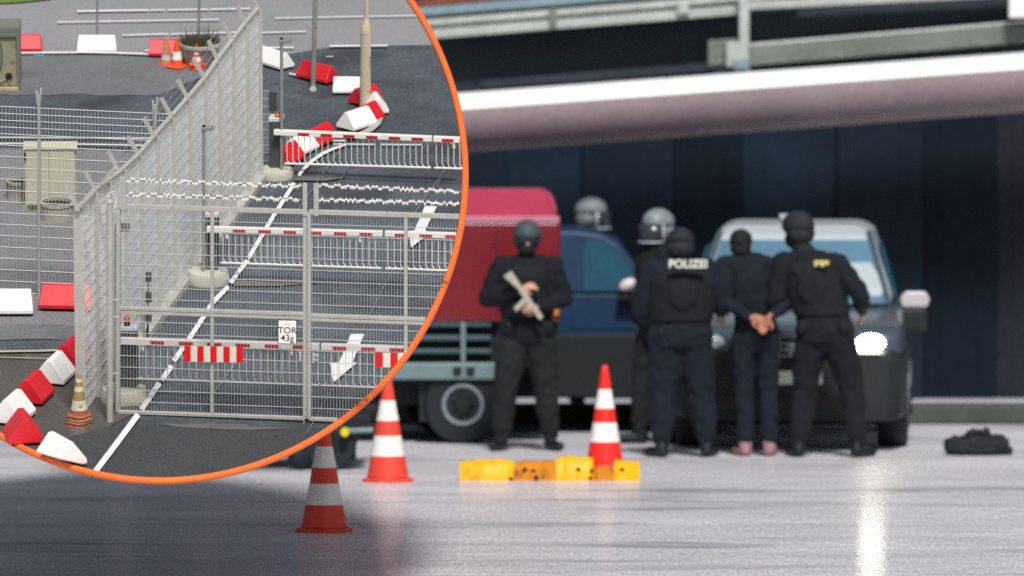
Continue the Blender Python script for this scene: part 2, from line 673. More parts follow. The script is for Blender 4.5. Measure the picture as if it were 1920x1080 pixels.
# white kerb round the lamp island
mb = MB()
kp = [(713, 197), (717, 214), (711, 230), (698, 242), (680, 251), (655, 258)]
for a, b in zip(kp, kp[1:]):
    f = lambda p, h, dx=0, dy=0: yp(p[0] + dx, p[1] + dy, h)
    mb.hexa([f(a, 0, -9, -2), f(b, 0, -9, -2), f(b, 0, 3, 2), f(a, 0, 3, 2), f(a, .025, -9, -2), f(b, .025, -9, -2), f(b, .025, 3, 2), f(a, .025, 3, 2)])
o = mb.build('kerb', m_kerb, loc=yp(700, 230))
tag(o, kind='structure')

# ------------------------------------------------------------------ red and white barrier blocks


def block_mb(L=1.15, B=.27, T=.042, H=.50):
    mb = MB()
    x0, x1 = L / 2, L / 2 - .06
    prof = lambda x, k=1.0: [V((x, -B * k, .07)), V((x, B * k, .07)), V((x, B * k, .15)), V((x - math.copysign(.05, x), T, H)), V((x - math.copysign(.05, x), -T, H)), V((x, -B * k, .15))]
    mb.loft([prof(-x0), prof(-x0 + .02, 1.02), prof(x0 - .02, 1.02), prof(x0)])
    return mb


def make_block(m, bare):
    o = bpy.data.objects.new(bare, None)
    COL.objects.link(o)
    block_mb().build('shell', m, o, M=LOCAL, bevel=.022)
    f = MB()
    for x in (-.42, .24):
        f.box((x, -.2, 0), (x + .18, .2, .085))
    f.build('foot', m_foot, o, M=LOCAL)
    d = MB()
    d.box((-.62, 0, .2), (-.615, .001, .201))
    n = MB()
    n.box((-.09, -.03, .485), (.09, .03, .503))
    n.build('filler_cap', m_foot if 0 else m, o, M=LOCAL, bevel=.01)
    return o


proto = {'w': make_block(m_white_b, 'barrier_block'), 'r': make_block(m_red_b, 'barrier_block')}
used = set()
GB = 'red and white barrier blocks lined up on the yard'


def block(c, a, b, label, k=1.0, L=None):
    mx, my = (a[0] + b[0]) / 2, (a[1] + b[1]) / 2
    p = proto[c]
    o = p if c not in used else copy_tree(p)
    used.add(c)
    ang = yangle(a, b)
    place_yard(o, mx, my, ang, sc(my) * k)
    if L is not None:
        o.matrix_basis = o.matrix_basis @ Matrix.Diagonal((L / 1.15, 1.12, 1.0, 1.0))
    tag(o, label, 'barrier block', GB)
    return o


block('r', (5, 96), (80, 96), 'red barrier block at the back, half hidden by the olive metal container')
block('w', (145, 97), (219, 97), 'white barrier block at the back with a thin grey pole behind it')
block('r', (284, 104), (334, 105), 'red barrier block behind the traffic cones beside the round planter', L=.9)
block('w', (487, 116), (541, 133), 'white barrier block just right of the far end of the tall fence')
block('r', (567, 144), (624, 158), 'red barrier block standing behind the foot of the grey pole')
block('w', (630, 174), (671, 174), 'white barrier block between the grey pole and the beige lamp mast', .9, .85)
block('r', (670, 198), (700, 190), 'red barrier block mostly hidden behind the beige lamp mast', .95, .8)
block('w', (711, 222), (700, 199), 'white barrier block at the bend, right of the lamp mast', .95, .7)
block('r', (680, 232), (706, 220), 'red barrier block squeezed between two white ones at the bend by the lamp mast', .95, .6)
block('w', (650, 246), (688, 234), 'white barrier block with a cream end just above the far barrier arm', 1.0, .9)
block('r', (583, 277), (616, 262), 'red barrier block crossing behind the far barrier arm', .95, .9)
block('w', (548, 294), (578, 280), 'white barrier block behind the skirt of the far barrier arm', .95, .9)
block('r', (528, 312), (552, 298), 'red barrier block beside the dark cabinet of the far barrier', .95, .8)
block('w', (-42, 588), (58, 588), 'white barrier block at the left edge outside the mesh fence', 1.0)
block('r', (88, 578), (172, 580), 'red barrier block lying against the end post of the tall fence', 1.0)
block('r', (116, 698), (146, 672), 'red barrier block at the top of the leaning row, cut off by the fence post', .97, .74)
block('w', (86, 730), (118, 700), 'white barrier block in the leaning row left of the fence post', .97, .74)
block('r', (44, 768), (78, 736), 'red barrier block in the leaning row between two white ones on the left', .97, .74)
block('w', (6, 806), (42, 774), 'white barrier block low on the left with its end face to the front', .97, .74)
block('r', (50, 842), (38, 812), 'red barrier block low on the left just above the orange rim', .97, .74)
last = block('w', (97, 862), (131, 881), 'white barrier block nearest the front, cut short by the orange rim', .97, .74)
# the nearest one is cut to the rim
bpy.context.view_layer.update()


def cut_to_rim(o, ang_from, ang_to, n=7):
    for ch in kids(o):
        ch.data = ch.data.copy()
        bm = bmesh.new()
        bm.from_mesh(ch.data)
        W = ch.matrix_world.copy()
        inv = W.inverted()
        for i in range(n):
            a = R(ang_from + (ang_to - ang_from) * i / (n - 1))
            px, py = CX + (RIN + 3) * cos(a), CY + (RIN + 3) * sin(a)
            p0 = yp(px, py)
            p1 = yp(px - 10 * sin(a), py + 10 * cos(a))
            c = yp(CX, CY)
            nn = (p1 - p0).cross(p0 - CAM).normalized()
            if nn.dot(c - p0) > 0:
                nn = -nn
            lp = inv @ p0
            ln = (inv.to_3x3() @ nn).normalized()
            ge = bm.verts[:] + bm.edges[:] + bm.faces[:]
            r_ = bmesh.ops.bisect_plane(bm, geom=ge, plane_co=lp, plane_no=ln, clear_outer=True)
            eds = [e for e in r_['geom_cut'] if isinstance(e, bmesh.types.BMEdge)]
            if eds:
                bmesh.ops.contextual_create(bm, geom=eds)
        if not bm.faces:
            bm.free()
            bpy.data.objects.remove(ch)
            continue
        bm.to_mesh(ch.data)
        bm.free()


cut_to_rim(last, 100, 122)

# ------------------------------------------------------------------ traffic cones


def block_done():
    pass


def cone(o, H, rb, bands, base, baser, stack=0, bh=.05, M=LOCAL):
    """bands: list of (height fraction from, material); base plate of half width baser"""
    mats = []
    prof, ms = [], []
    rt = rb * .17
    rad = lambda t: rb + (rt - rb) * t
    for i, (t, m) in enumerate(bands):
        t1 = bands[i + 1][0] if i + 1 < len(bands) else 1.0
        if m not in mats:
            mats.append(m)
        if not prof:
            prof.append((rad(t), bh + t * H))
        k = 3
        for q in range(1, k + 1):
            tt = t + (t1 - t) * q / k
            prof.append((rad(tt), bh + tt * H))
            ms.append(mats.index(m))
        if i + 1 < len(bands):
            prof.append((rad(t1) + .003 * (1 if i % 2 == 0 else -1), bh + t1 * H + .001))
            ms.append(mats.index(m))
    prof.append((rt * .5, bh + H + .012))
    ms.append(ms[-1])
    b = MB()
    b.lathe(prof, 20, ms=ms)
    b.build('cone_body', mats, o, M=M, smooth=True)
    for k in range(stack + 1):
        z = bh - bh * k - .012 * 0
        f = MB()
        j = random.uniform(-.02, .02) if k else 0
        q = baser
        c = q * .3
        oct_ = [(q, c), (c, q), (-c, q), (-q, c), (-q, -c), (-c, -q), (c, -q), (q, -c)]
        if k:
            oct_ = [(x * 1.0 + j, y + j) for x, y in oct_]
        zz = bh * (stack - k) if stack else 0
        f.loft([[V((x, y, zz)) for x, y in oct_], [V((x, y, zz + bh * .55)) for x, y in oct_], [V((x * .8, y * .8, zz + bh * .96)) for x, y in oct_]])
        f.build('base_plate', base[k % len(base)], o, M=M, bevel=.006)


GC = 'traffic cones on the yard'
o = yroot('traffic_cone', 'faded tan traffic cone standing left of the orange ones by the planter', 'traffic cone', 312, 120, group=GC)
cone(o, .78, .165, [(0, m_c_tan), (.12, m_c_wd), (.3, m_c_tan), (.55, m_c_tan)], [m_c_red2], .25)
o = yroot('traffic_cone', 'orange traffic cone with one broad white band between the two other cones', 'traffic cone', 332, 127, .3, group=GC)
cone(o, .80, .19, [(0, m_c_or), (.27, m_c_wh), (.55, m_c_or), (.8, m_c_or)], [m_c_or, m_c_brown], .29, stack=1, bh=.045)
o = yroot('traffic_cone', 'small orange and white traffic cone standing on a stack of bases before the planter', 'traffic cone', 369, 131, .1, group=GC)
cone(o, .55, .14, [(0, m_c_or), (.12, m_c_wh), (.34, m_c_or), (.5, m_c_wh), (.68, m_c_or), (.9, m_c_or)], [m_c_or, m_c_red, m_c_or, m_c_brown], .22, stack=3, bh=.05)
for ch in kids(o):
    if ch.name.startswith('cone_body'):
        for v in ch.data.vertices:
            v.co.z += .15
o = yroot('traffic_cone', 'dirty ochre and white traffic cone on a pile of brown bases by the gate post', 'traffic cone', 149, 797, .15, group=GC)
cone(o, .72, .155, [(0, m_c_brown), (.10, m_c_wd), (.33, m_c_och), (.55, m_c_wd), (.66, m_c_och), (.78, m_c_wd), (.86, m_c_och)], [m_c_brown, m_c_tan, m_c_brown, m_c_brown], .205, stack=3, bh=.055)
for ch in kids(o):
    if ch.name.startswith('cone_body'):
        for v in ch.data.vertices:
            v.co.z += .165

# ------------------------------------------------------------------ planter, shrub, poles
o = yroot('planter', 'big round grey concrete planter behind the traffic cones', 'planter', 375, 122, scale=1.0)
b = MB()
b.lathe([(27, 0), (29, 4), (36, 34), (38, 38), (40, 39), (40, 44), (38, 45), (35, 45), (34, 41), (2, 40)], 36)
b.build('bowl', m_planter, o, M=LOCAL, smooth=True)
b = MB()
b.lathe([(34.5, 40.5), (34.5, 42), (.5, 43)], 24)
b.build('soil', m_soil, o, M=LOCAL)
o = yroot('dry_shrub', 'dry brownish heather growing over the rim of the round planter', 'plant', 375, 122, scale=1.0)
b, g = MB(), MB()
for i in range(420):
    a, rr_ = random.uniform(0, 2 * pi), 35 * math.sqrt(random.random())
    p = V((rr_ * cos(a), rr_ * sin(a), 43))
    h = random.uniform(5, 14) if i % 9 else random.uniform(18, 36)
    q = p + V((random.gauss(0, 4) + rr_ * cos(a) * .15, random.gauss(0, 4), h))
    (g if i % 3 == 0 else b).tube([p, (p + q) / 2 + V((random.gauss(0, 1), 0, 0)), q], [.55, .45, .2], 3)
b.build('twigs', m_twig, o, M=LOCAL)
g.build('leaves', m_leaf, o, M=LOCAL)


def pole(name, label, cat, p, q, r0, r1, m, extra=None):
    f = vplane(p, (p[0] + 40, p[1]))
    o = root(name, label, cat, yp(*p))
    k = upx(*p)
    b = MB()
    b.tube([yp(*p), f(*q)], [r0 * k, r1 * k], 12)
    b.build('shaft', m, o, smooth=True)
    if extra:
        extra(o, f, k)
    return o


def collar(p, wd, hh):
    def ex(o, f, k):
        b = MB()
        b.tube([yp(*p, h=.002), yp(*p, h=hh * k)], wd * k, 14)
        b.build('foot_collar', m_galv, o, smooth=True)
    return ex


pole('sign_pole', 'thin grey pole rising behind the white barrier block at the back', 'pole', (182, 88), (182.5, -40), 2.3, 2.3, m_pole, collar((182, 88), 4, 3))
pole('sign_pole', 'grey pole rising out of the round planter', 'pole', (372, 100), (374, -40), 3.0, 2.6, m_pole, collar((372, 100), 5, 3))
pole('lamp_post', 'slim grey lamp post in front of the red barrier block', 'lamp post', (587, 167), (592, -30), 5.2, 4.2, m_pole, collar((587, 167), 6.2, 4))


def mast_extra(o, f, k):
    b = MB()
    b.tube([f(686, 62), f(686.5, 48), f(687.3, 34)], [10.6 * k, 9.8 * k, 4.6 * k], 16)
    b.build('neck_cone', m_mast, o, smooth=True)
    b = MB()
    n = f.n
    for y0, y1 in ((60, 105), (127, 168)):
        p, q, r_ = f(690, y0), f(694, y0), f(690, y1)
        c = n * 9.4 * k
        b.hexa([f(688, y1) + c * .98, f(695, y1) + c * .8, f(695, y1) + c * .85, f(688, y1) + c * 1.08, f(688, y0) + c * .98, f(695, y0) + c * .8, f(695, y0) + c * .85, f(688, y0) + c * 1.08])
    b.build('service_door', m_mast, o)


o = pole('lamp_post', 'thick beige lamp mast with a wide lower tube standing among the barrier blocks', 'lamp post', (684, 206), (686, 62), 10.4, 10.2, m_mast, mast_extra)
f = vplane((684, 206), (724, 206))
b = MB()
b.tube([f(687, 36), f(689, -60)], [4.7 * upx(684, 206), 4.3 * upx(684, 206)], 12)
b.build('upper_tube', m_mast, o, smooth=True)

# blue litter by the red block
mb = MB()
for i in range(5):
    c = yp(66 + i * 3.4, 104 - (i % 2) * 2, .006)
    mb.ell(c, (.012, .014, .006), n=6)
tag(mb.build('litter', m_blue, loc=yp(72, 103)), 'crumpled pale blue litter lying by the red barrier block at the back', 'litter')
# ------------------------------------------------------------------ olive metal container at the left edge
o = yroot('metal_container', 'open backed olive metal container with a timber bearer at the left edge', 'container', 2, 171, scale=1.0)
b = MB()
b.box((-60, 10, 8), (31, 70, 118))
b.build('shell', m_bin, o, M=LOCAL)
b = MB()
b.box((30, 6, 6), (35.5, 72, 122))
b.box((-62, 6, 112), (30, 72, 122))
b.box((-62, 5, 104), (30, 9.8, 111.5))
b.build('frame', m_binf, o, M=LOCAL, bevel=.8)
b = MB()
b.loft([[V((-18 + 22 * cos(t) * k, 9.6, 66 + 46 * sin(t) * k)) for t in [2 * pi * i / 28 for i in range(28)]] for k in (1, .9)] + [[V((-18 + 20 * cos(t), 4.5, 66 + 42 * sin(t))) for t in [2 * pi * i / 28 for i in range(28)]]])
b.build('pressed_bulge', m_binf, o, M=LOCAL, smooth=True)
b = MB()
b.lathe([(7, -1.5), (6.4, -4), (3, -4.5), (2.6, -2)], 16, c=(14.5, 10, 27), axis='y')
b.build('valve', m_soil, o, M=LOCAL)
b = MB()
b.bar((-12, 8, 10), (12, 8, 24), (1.2, 0, -.8), (0, 1.2, 0))
b.bar((18, 8, 10), (13, 8, 24), (1.2, 0, .5), (0, 1.2, 0))
b.build('bracket', m_kerb, o, M=LOCAL)
b = MB()
b.box((-62, 3, 0), (33, 72, 6))
b.build('timber_bearer', m_wood, o, M=LOCAL, bevel=.6)

# ------------------------------------------------------------------ mesh fence on the left
FA, FB = (0, 552), (300, 563)
f = vplane(FA, FB)
o = root('mesh_fence', 'see-through wire mesh fence with two forked posts running across the left yard', 'fence', yp(40, 553))
K = upx(40, 552)
topy = lambda x: 199 + x * .046
ylist, y = [], 0
for k in range(5):
    ylist.append(.5 + 12.8 * k)
y = ylist[-1]
while y < 340:
    y += 21.2
    ylist.append(y)
b = MB()
for dy in ylist:
    b.tube([f(-150, topy(-150) + dy), f(318, topy(318) + dy)], .95 * K, 5)
xx = -150
while xx < 316:
    b.tube([f(xx, topy(xx) - 2, -.004), f(xx, 553 + xx * .036, -.004)], .62 * K, 4)
    xx += 6.7
b.build('wire_mesh', m_wire_l, o)
for px, pyt, pyb in ((73, 178, 556), (291, 196, 562)):
    b = MB()
    b.tube([f(px, pyb, .02), f(px, pyt, .02)], 3.0 * K, 8)
    po = b.build('post', m_galv_d, o)
    b = MB()
    n_ = f.n
    b.bar(f(px - 2, pyt + 20, -.02), f(px - 4.5, pyt - 8, -.02), X * 1.8 * K, n_ * 1.5 * K)
    b.bar(f(px + 1, pyt + 20, -.045), f(px + 4.5, pyt - 13, -.045), X * 2.0 * K, n_ * 1.5 * K)
    b.build('forked_arm', m_galv, po)

# ------------------------------------------------------------------ beige electrical cabinet and concrete rings behind it
o = yroot('switch_cabinet', 'beige streaked switch cabinet standing behind the mesh fence', 'cabinet', 93, 391, scale=1.0)
b = MB()
b.box((-46, 3, 4), (50, 40, 117))
b.build('housing', m_beige, o, M=LOCAL, bevel=1.0)
b = MB()
b.box((-43, 0, 6), (-1, 2.8, 113))
d1 = b.build('door', m_beige, o, M=LOCAL, bevel=.6)
b = MB()
b.box((1, 0, 6), (48, 2.8, 113))
b.build('door', m_beige, o, M=LOCAL, bevel=.6)
b = MB()
b.box((-49, -2, 115), (53, 44, 119))
b.build('lid', m_beige, o, M=LOCAL, bevel=.8)
b = MB()
b.box((-47, -1, 95), (-43.3, 1, 108))
b.build('hinge', m_black, o, M=LOCAL)
b = MB()
b.box((-48, 2, 0), (52, 42, 4))
b.build('plinth', m_kerb, o, M=LOCAL)


def ring_thing(px, py, r, h, label):
    o = yroot('concrete_ring', label, 'concrete ring', px, py, scale=1.0, group='weathered concrete rings behind the mesh fence')
    b = MB()
    b.lathe([(r, 0), (r, h * .82), (r * 1.02, h * .84), (r * 1.02, h), (r * .86, h), (r * .86, h * .7), (.5, h * .68)], 32)
    b.build('wall', m_ring, o, M=LOCAL, smooth=True)
    for z0, z1 in ((h * .78, h * .815), (.1, 1.3)):
        b = MB()
        b.lathe([(r * .9, z0), (r * 1.012, z0), (r * 1.012, z1), (r * .9, z1)], 32)
        b.build('dark_joint', m_black, o, M=LOCAL)


ring_thing(107, 411, 32, 35, 'low concrete ring in front of the beige switch cabinet')
ring_thing(34, 372, 22, 36, 'concrete ring half hidden behind the beige switch cabinet')
for nm, lab, px, py, rad in (('weed_tuft', 'small green weed tuft growing beside the beige cabinet', 62, 394, 12), ('weed_tuft', 'green weed tuft on the cream line at the left', 45, 664, 7)):
    o = yroot(nm, lab, 'weed', px, py, scale=1.0)
    b = MB()
    for i in range(90):
        a = random.uniform(0, 2 * pi)
        p = V((random.gauss(0, rad * .35), random.gauss(0, rad * .5), 0))
        b.tube([p, p + V((random.gauss(0, 3), random.gauss(0, 3), random.uniform(3, rad * .9)))], [.7, .2], 3)
    b.build('blades', m_grass, o, M=LOCAL)

# ------------------------------------------------------------------ the tall security fence running away from us
BA, BB = (150, 788), (486, 334)
TA, TB = (150, 386), (486, 12)
f = vplane(BA, BB)
fn = V(f.n)
if fn.x < 0:
    fn = -fn                          # towards the lane
o = root('security_fence', 'tall grey security fence with angled barbed wire arms running away towards the road', 'fence', yp(200, 728))
by = lambda x: BA[1] + (x - BA[0]) * (BB[1] - BA[1]) / (BB[0] - BA[0])
TOPS = [(150, 386), (183, 350), (228, 318), (264, 285), (293, 250), (325, 214), (355, 180), (387, 143), (411, 108), (438, 72), (462, 41), (486, 13), (530, -44)]


def ty(x):                            # the stepped top edge
    for (xa, ya), (xb, yb) in zip(TOPS, TOPS[1:]):
        if x <= xb:
            return ya + (x - xa) * (yb - ya) / (xb - xa)
    return TOPS[-1][1]

kx = lambda x: upx(x, by(x))
px_posts = [152, 181, 207, 234, 263, 294, 323, 354, 383, 409, 435, 461, 485]


def fw(x, y, off=0.0):               # a point of the fence shifted towards the lane
    return f(x, y) + fn * off


def pick(x, t):                      # t = 0 bottom ... 1 top, exactly above the base point
    p = f(x, by(x))
    q = f(x, ty(x))
    return p + N * ((q - p).dot(N) * t)


dirf = (f(300, by(300)) - f(200, by(200))).normalized()
# infill between posts: fine wire mesh, so dense at this angle that it reads as a sheet
for i in range(len(px_posts) - 1):
    x0, x1 = px_posts[i], px_posts[i + 1]
    b = MB()
    if i < 2:
        n = 26
        for k in range(n):
            x = x0 + (x1 - x0) * (k + .5) / n
            b.tube([pick(x, .01), pick(x, .985)], .32 * kx(x), 4)
        for k in range(18):
            t = .02 + k * .96 / 17
            b.tube([pick(x0, t) + fn * .004, pick(x1, t) + fn * .004], .42 * kx(x0), 4, m=1)
    else:
        a_, c_ = pick(x0, .015), pick(x1, .015)
        a2, c2 = pick(x0, .985), pick(x1, .985)
        h_ = fn * .004
        b.hexa([a_ - h_, c_ - h_, c_ + h_, a_ + h_, a2 - h_, c2 - h_, c2 + h_, a2 + h_])
        for k in range(14):
            t = .03 + k * .93 / 13
            b.tube([pick(x0 + 1, t) + fn * .011, pick(x1 - 1, t) + fn * .011], .34 * kx(x0), 4, m=1)
            t2 = t + .026
            b.tube([pick(x0 + 9, t2 + .005) + fn * .011, pick(x1 - 7, t2 + .005) + fn * .011], .22 * kx(x0), 4, m=1)
    b.build('mesh_panel', [m_panel, m_panel_l], o)
tips = [(125, 347), (159, 320), (203, 284), (239, 256), (270, 221), (302, 184), (333, 149), (363, 110), (391, 76), (418, 43), (445, 12), (472, -18)]
bases = [(151, 386), (183, 350), (228, 318), (264, 284), (292, 250), (325, 214), (355, 180), (387, 145), (411, 108), (438, 72), (462, 40), (486, 8)]
for i, x in enumerate(px_posts):
    k = kx(x)
    b = MB()
    wd = 5.2 if i == 0 else (3.2 if i < 3 else 5.0)
    b.bar(pick(x, 0), pick(x, 1.0), X * wd * k * .75, fn * .02)
    b.build('post', m_galv, o, bevel=.003)
for i, (t_, b_) in enumerate(zip(tips, bases)):
    k = kx(b_[0])
    x = b_[0]
    p = pick(x, 1.0)
    # the arm leans outwards, away from the lane
    n2 = fn.cross(N).normalized()
    q = hit(t_[0], t_[1], p, n2)
    b = MB()
    b.bar(p - (q - p) * .04, q, (fn.cross(q - p)).normalized() * 3.8 * k, (n2.cross(q - p)).normalized() * 3.0 * k)
    ar = b.build('barbed_wire_arm', m_galv, o)
    if i < 2:
        q2 = hit(b_[0] + 33, b_[1] - 37, p, n2)
        b = MB()
        b.bar(p, q2, (fn.cross(q2 - p)).normalized() * 3.6 * k, (n2.cross(q2 - p)).normalized() * 3.0 * k)
        b.build('barbed_wire_arm', m_galv, o)
# top rail and barbed wires from arm tip to arm tip
b = MB()
for (xa, ya), (xb, yb) in zip(TOPS[:-2], TOPS[1:-1]):
    b.bar(pick(xa, 1.0), pick(xb, 1.0), N * .010, fn * .014)
b.build('top_rail', m_galv, o)
for t in (.35, .66, .95):
    b = MB()
    pts = []
    for (t_, b_) in zip(tips, bases):
        p = pick(b_[0], 1.0)
        q = hit(t_[0], t_[1], p, fn.cross(N).normalized())
        pts.append(p + (q - p) * t)
    b.tube(pts, .0009, 4)
    for a_, c_ in zip(pts, pts[1:]):
        for j in range(4):
            p = a_ + (c_ - a_) * (j + .5) / 4
            d = V((random.gauss(0, 1), random.gauss(0, 1), random.gauss(0, 1))).normalized() * .008
            b.tube([p - d, p + d], .001, 3)
    b.build('barbed_wire', m_galv_d, o)
b = MB()
pts0, pts1 = [], []
for i in range(7):
    x = 218 + (492 - 218) * i / 6
    p = pick(min(x, 486), 0) + (dirf * 0)
    pts0.append(p)
for a_, c_ in zip(pts0, pts0[1:]):
    b.hexa([a_ + fn * .004, c_ + fn * .004, c_ + fn * .06, a_ + fn * .06, a_ + fn * .004 + N * .035, c_ + fn * .004 + N * .035, c_ + fn * .055 + N * .035, a_ + fn * .055 + N * .035])
b.build('concrete_footing', m_kerb, o)

# coil of razor ribbon hanging near the first arms
b = MB()
for c, r0 in (((192, 378), 11), ((196, 372), 9)):
    prev = None
    for i in range(23):
        a = 2 * pi * i / 22
        p = fw(c[0] + r0 * .85 * cos(a), c[1] + r0 * 1.55 * sin(a), .05)
        if i % 2 == 0:
            b.ell(p, (.0042, .0042, .0042), n=6)
        if prev:
            b.tube([prev, p], .0011, 4)
        prev = p
tag(b.build('razor_coil', m_razor, loc=fw(192, 378)), 'loose coil of razor ribbon hanging beside the capped gate post', 'razor wire')

# ------------------------------------------------------------------ round gate post
f2 = vplane((206, 792), (246, 794))
o = root('gate_post', 'stout round capped steel post between the tall fence and the gate', 'post', yp(206, 792))
k = upx(206, 792)
b = MB()
b.tube([yp(206, 792), f2(206, 380)], 6.2 * k, 14)
b.build('shaft', m_galv, o, smooth=True)
b = MB()
b.tube([f2(206, 380), f2(206, 377), f2(206, 374)], [7.4 * k, 7.4 * k, 5 * k], 14)
b.build('cap', m_galv, o, smooth=True)
for yy in (397, 562, 594, 700):
    b = MB()
    b.tube([f2(211, yy), f2(222, yy + 1)], 1.6 * k, 6)
    b.build('hinge_pin', m_galv_d, o)

# ------------------------------------------------------------------ double leaf mesh gate
GAa, GBb = (220, 776), (576, 792)
g = vplane(GAa, GBb)
gn = g.n
KG = upx(300, 780)


def lerp(a, b, t):
    return (a[0] + (b[0] - a[0]) * t, a[1] + (b[1] - a[1]) * t)


def gbar(mb, p, q, wpx, off=0.0, dep=.012, m=0, clip=True):
    """square bar in the gate plane, wpx pixels wide in the picture"""
    s = clipseg(p, q) if clip else (p, q)
    if not s:
        return
    p, q = s
    a, c = g(*p, off), g(*q, off)
    d = (c - a).normalized()
    wv = d.cross(gn).normalized() * wpx * .5 * KG
    mb.bar(a, c, wv, gn * dep, m)


def leaf(name, label, TL, TR, BL, BR, mids, mid_t, frame_w, hw_y):
    o = root(name, label, 'gate', g(*BL) if inside(*BL) else g(*lerp(BL, TL, .2)), group='the two leaves of the mesh gate')
    P = lambda u, v: lerp(lerp(BL, BR, u), lerp(TL, TR, u), v)
    b = MB()
    gbar(b, P(0, 0), P(0, 1), frame_w[0])
    gbar(b, P(1, 0), P(1, 1), frame_w[1])
    gbar(b, P(0, 1), P(1, 1), 8.5, .001)
    gbar(b, P(0, 0), P(1, 0), 6, .001)
    b.build('frame', m_galv, o, bevel=.0015)
    b = MB()
    gbar(b, lerp(P(0, mid_t), P(0, mid_t + .01), .0), P(1, mid_t), 6.5, .0015)
    gbar(b, P(0, mid_t - .019), P(1, mid_t - .019), 6, .0022)
    b.build('mid_rail', m_galv, o, bevel=.0015)
    for u in mids:
        b = MB()
        gbar(b, P(u, 0), P(u, 1), 6.2, .002, .009)
        b.build('upright', m_galv, o, bevel=.001)
    b = MB()
    n = int(round((lerp(BL, BR, 1)[0] - BL[0]) / 5.75))
    for i in range(1, n):
        s = clipseg(P(i / n, 0), P(i / n, 1))
        if s:
            b.tube([g(*s[0], -.003), g(*s[1], -.003)], .50 * KG, 4)
    for j in range(1, 18):
        s = clipseg(P(0, j / 18 - .004), P(1, j / 18 - .004))
        if s:
            b.tube([g(*s[0], .002), g(*s[1], .002)], .95 * KG, 4)
    b.build('wire_mesh', m_galv_d, o)
    return o, P


def razor(o, segs):
    for a, c in segs:
        s = clipseg(a, c)
        if not s:
            continue
        a, c = s
        b = MB()
        b.tube([g(*a, .004), g(*c, .004)], 2.1 * KG, 6, m=1)
        ln = c[0] - a[0]
        x = 3.0
        run, upw = 0, True
        while x < ln - 4:
            if run <= 0:
                run = random.randint(1, 3)
                upw = not upw
            t = x / ln
            p = lerp(a, c, t)
            hh = random.uniform(4.6, 6.4)
            sg = -1 if upw else 1
            tri = [(p[0] - 2.3, p[1] + sg * .5), (p[0] + 2.3, p[1] + sg * .5), (p[0] + random.uniform(-.5, .5), p[1] + sg * hh)]
            b.prism([g(*q, .010) for q in tri], gn * .0012)
            if random.random() < .3:
                q0 = [(p[0] - 2.3, p[1] - 1.6), (p[0] + 2.3, p[1] - 1.6), (p[0] + 2.3, p[1] + 1.2), (p[0] - 2.3, p[1] + 1.2)]
                b.prism([g(*q, .0135) for q in q0], gn * .001)
            x += 4.1
            run -= 1
        b.build('razor_strip', [m_razor, m_razor_core], o)


o, P1 = leaf('mesh_gate_leaf', 'left leaf of the mesh gate, carrying the small white number sign', (222, 386), (572, 397), (221, 772), (572, 784), [.504], .505, (8, 7), 0)
razor(o, [((236, 337), (568, 349)), ((236, 364), (566, 374))])
b = MB()
gbar(b, (231, 332), (231, 392), 12, .012, .006)
b.build('razor_bracket', m_galv, o)
b = MB()
gbar(b, (572, 343), (572, 404), 8, .012, .006)
b.build('razor_bracket', m_galv, o)
b = MB()
gbar(b, (570, 784), (570, 802), 2, .012, .004)
b.build('drop_bolt', m_galv, o)
b = MB()
gbar(b, (563, 660), (563, 676), 4, .012, .01)
b.build('lock_case', m_galv, o)
o2, P2 = leaf('mesh_gate_leaf', 'right leaf of the mesh gate, its outer part cut round by the orange rim', (580, 397), (900, 407), (580, 785), (900, 797), [.566], .500, (7, 7), 0)
razor(o2, [((597, 347), (895, 361)), ((597, 374), (895, 383))])
b = MB()
gbar(b, (593, 344), (593, 404), 9, .012, .006)
b.build('razor_bracket', m_galv, o2)
b = MB()
gbar(b, (588, 662), (588, 680), 5, .02, .008)
gbar(b, (586, 666), (598, 666), 4, .021, .009)
gbar(b, (586, 674), (598, 674), 3, .021, .009)
b.build('latch_handle', m_galv_d, o2)


def plate(o, name, x0, x1, y0, y1, m, off=.02, th=.004, sl=.018, clip=True):
    pts = [(x0, y0), (x1, y0 + (x1 - x0) * sl), (x1, y1 + (x1 - x0) * sl), (x0, y1)]
    if clip:
        pts = clip_poly(pts)
    b = MB()
    b.prism([g(*p, off * SG) for p in pts], gn * th)
    return b.build(name, m, o)


SG = 1
# which side of the plane faces us: 'off' moves along the plane's own normal, so find its sign
SG = 1 if (g(400, 600, .01) - CAM).length < (g(400, 600, -.01) - CAM).length else -1

so_ = root('number_sign', 'white gate number sign with black lettering fixed to the left gate leaf', 'sign', g(539, 645, .02 * SG))
plate(so_, 'edge_frame', 521.5, 556.5, 599.5, 644.5, m_ink, .017)
plate(so_, 'plate', 522.6, 555.4, 600.6, 643.4, m_sign, .0185)


def text(parent, name, body, m, org, ux, uy, n, size, align='CENTER', ext=.0006, bold=0.0):
    cu = bpy.data.curves.new(name, 'FONT')
    cu.body = body
    cu.size = size
    cu.align_x = align
    cu.align_y = 'CENTER'
    cu.extrude = ext
    cu.offset = bold
    t = bpy.data.objects.new(name, cu)
    COL.objects.link(t)
    dg = bpy.context.evaluated_depsgraph_get()
    me = bpy.data.meshes.new_from_object(t.evaluated_get(dg))
    bpy.data.objects.remove(t)
    M = Matrix(((ux.x, uy.x, n.x, org.x), (ux.y, uy.y, n.y, org.y), (ux.z, uy.z, n.z, org.z), (0, 0, 0, 1)))
    if parent:
        pm = parent.matrix_basis if not parent.parent else parent.parent.matrix_basis @ parent.matrix_basis
        M = pm.inverted() @ M
    me.transform(M)
    me.materials.clear()
    me.materials.append(m)
    ob = bpy.data.objects.new(name, me)
    COL.objects.link(ob)
    ob.parent = parent
    return ob


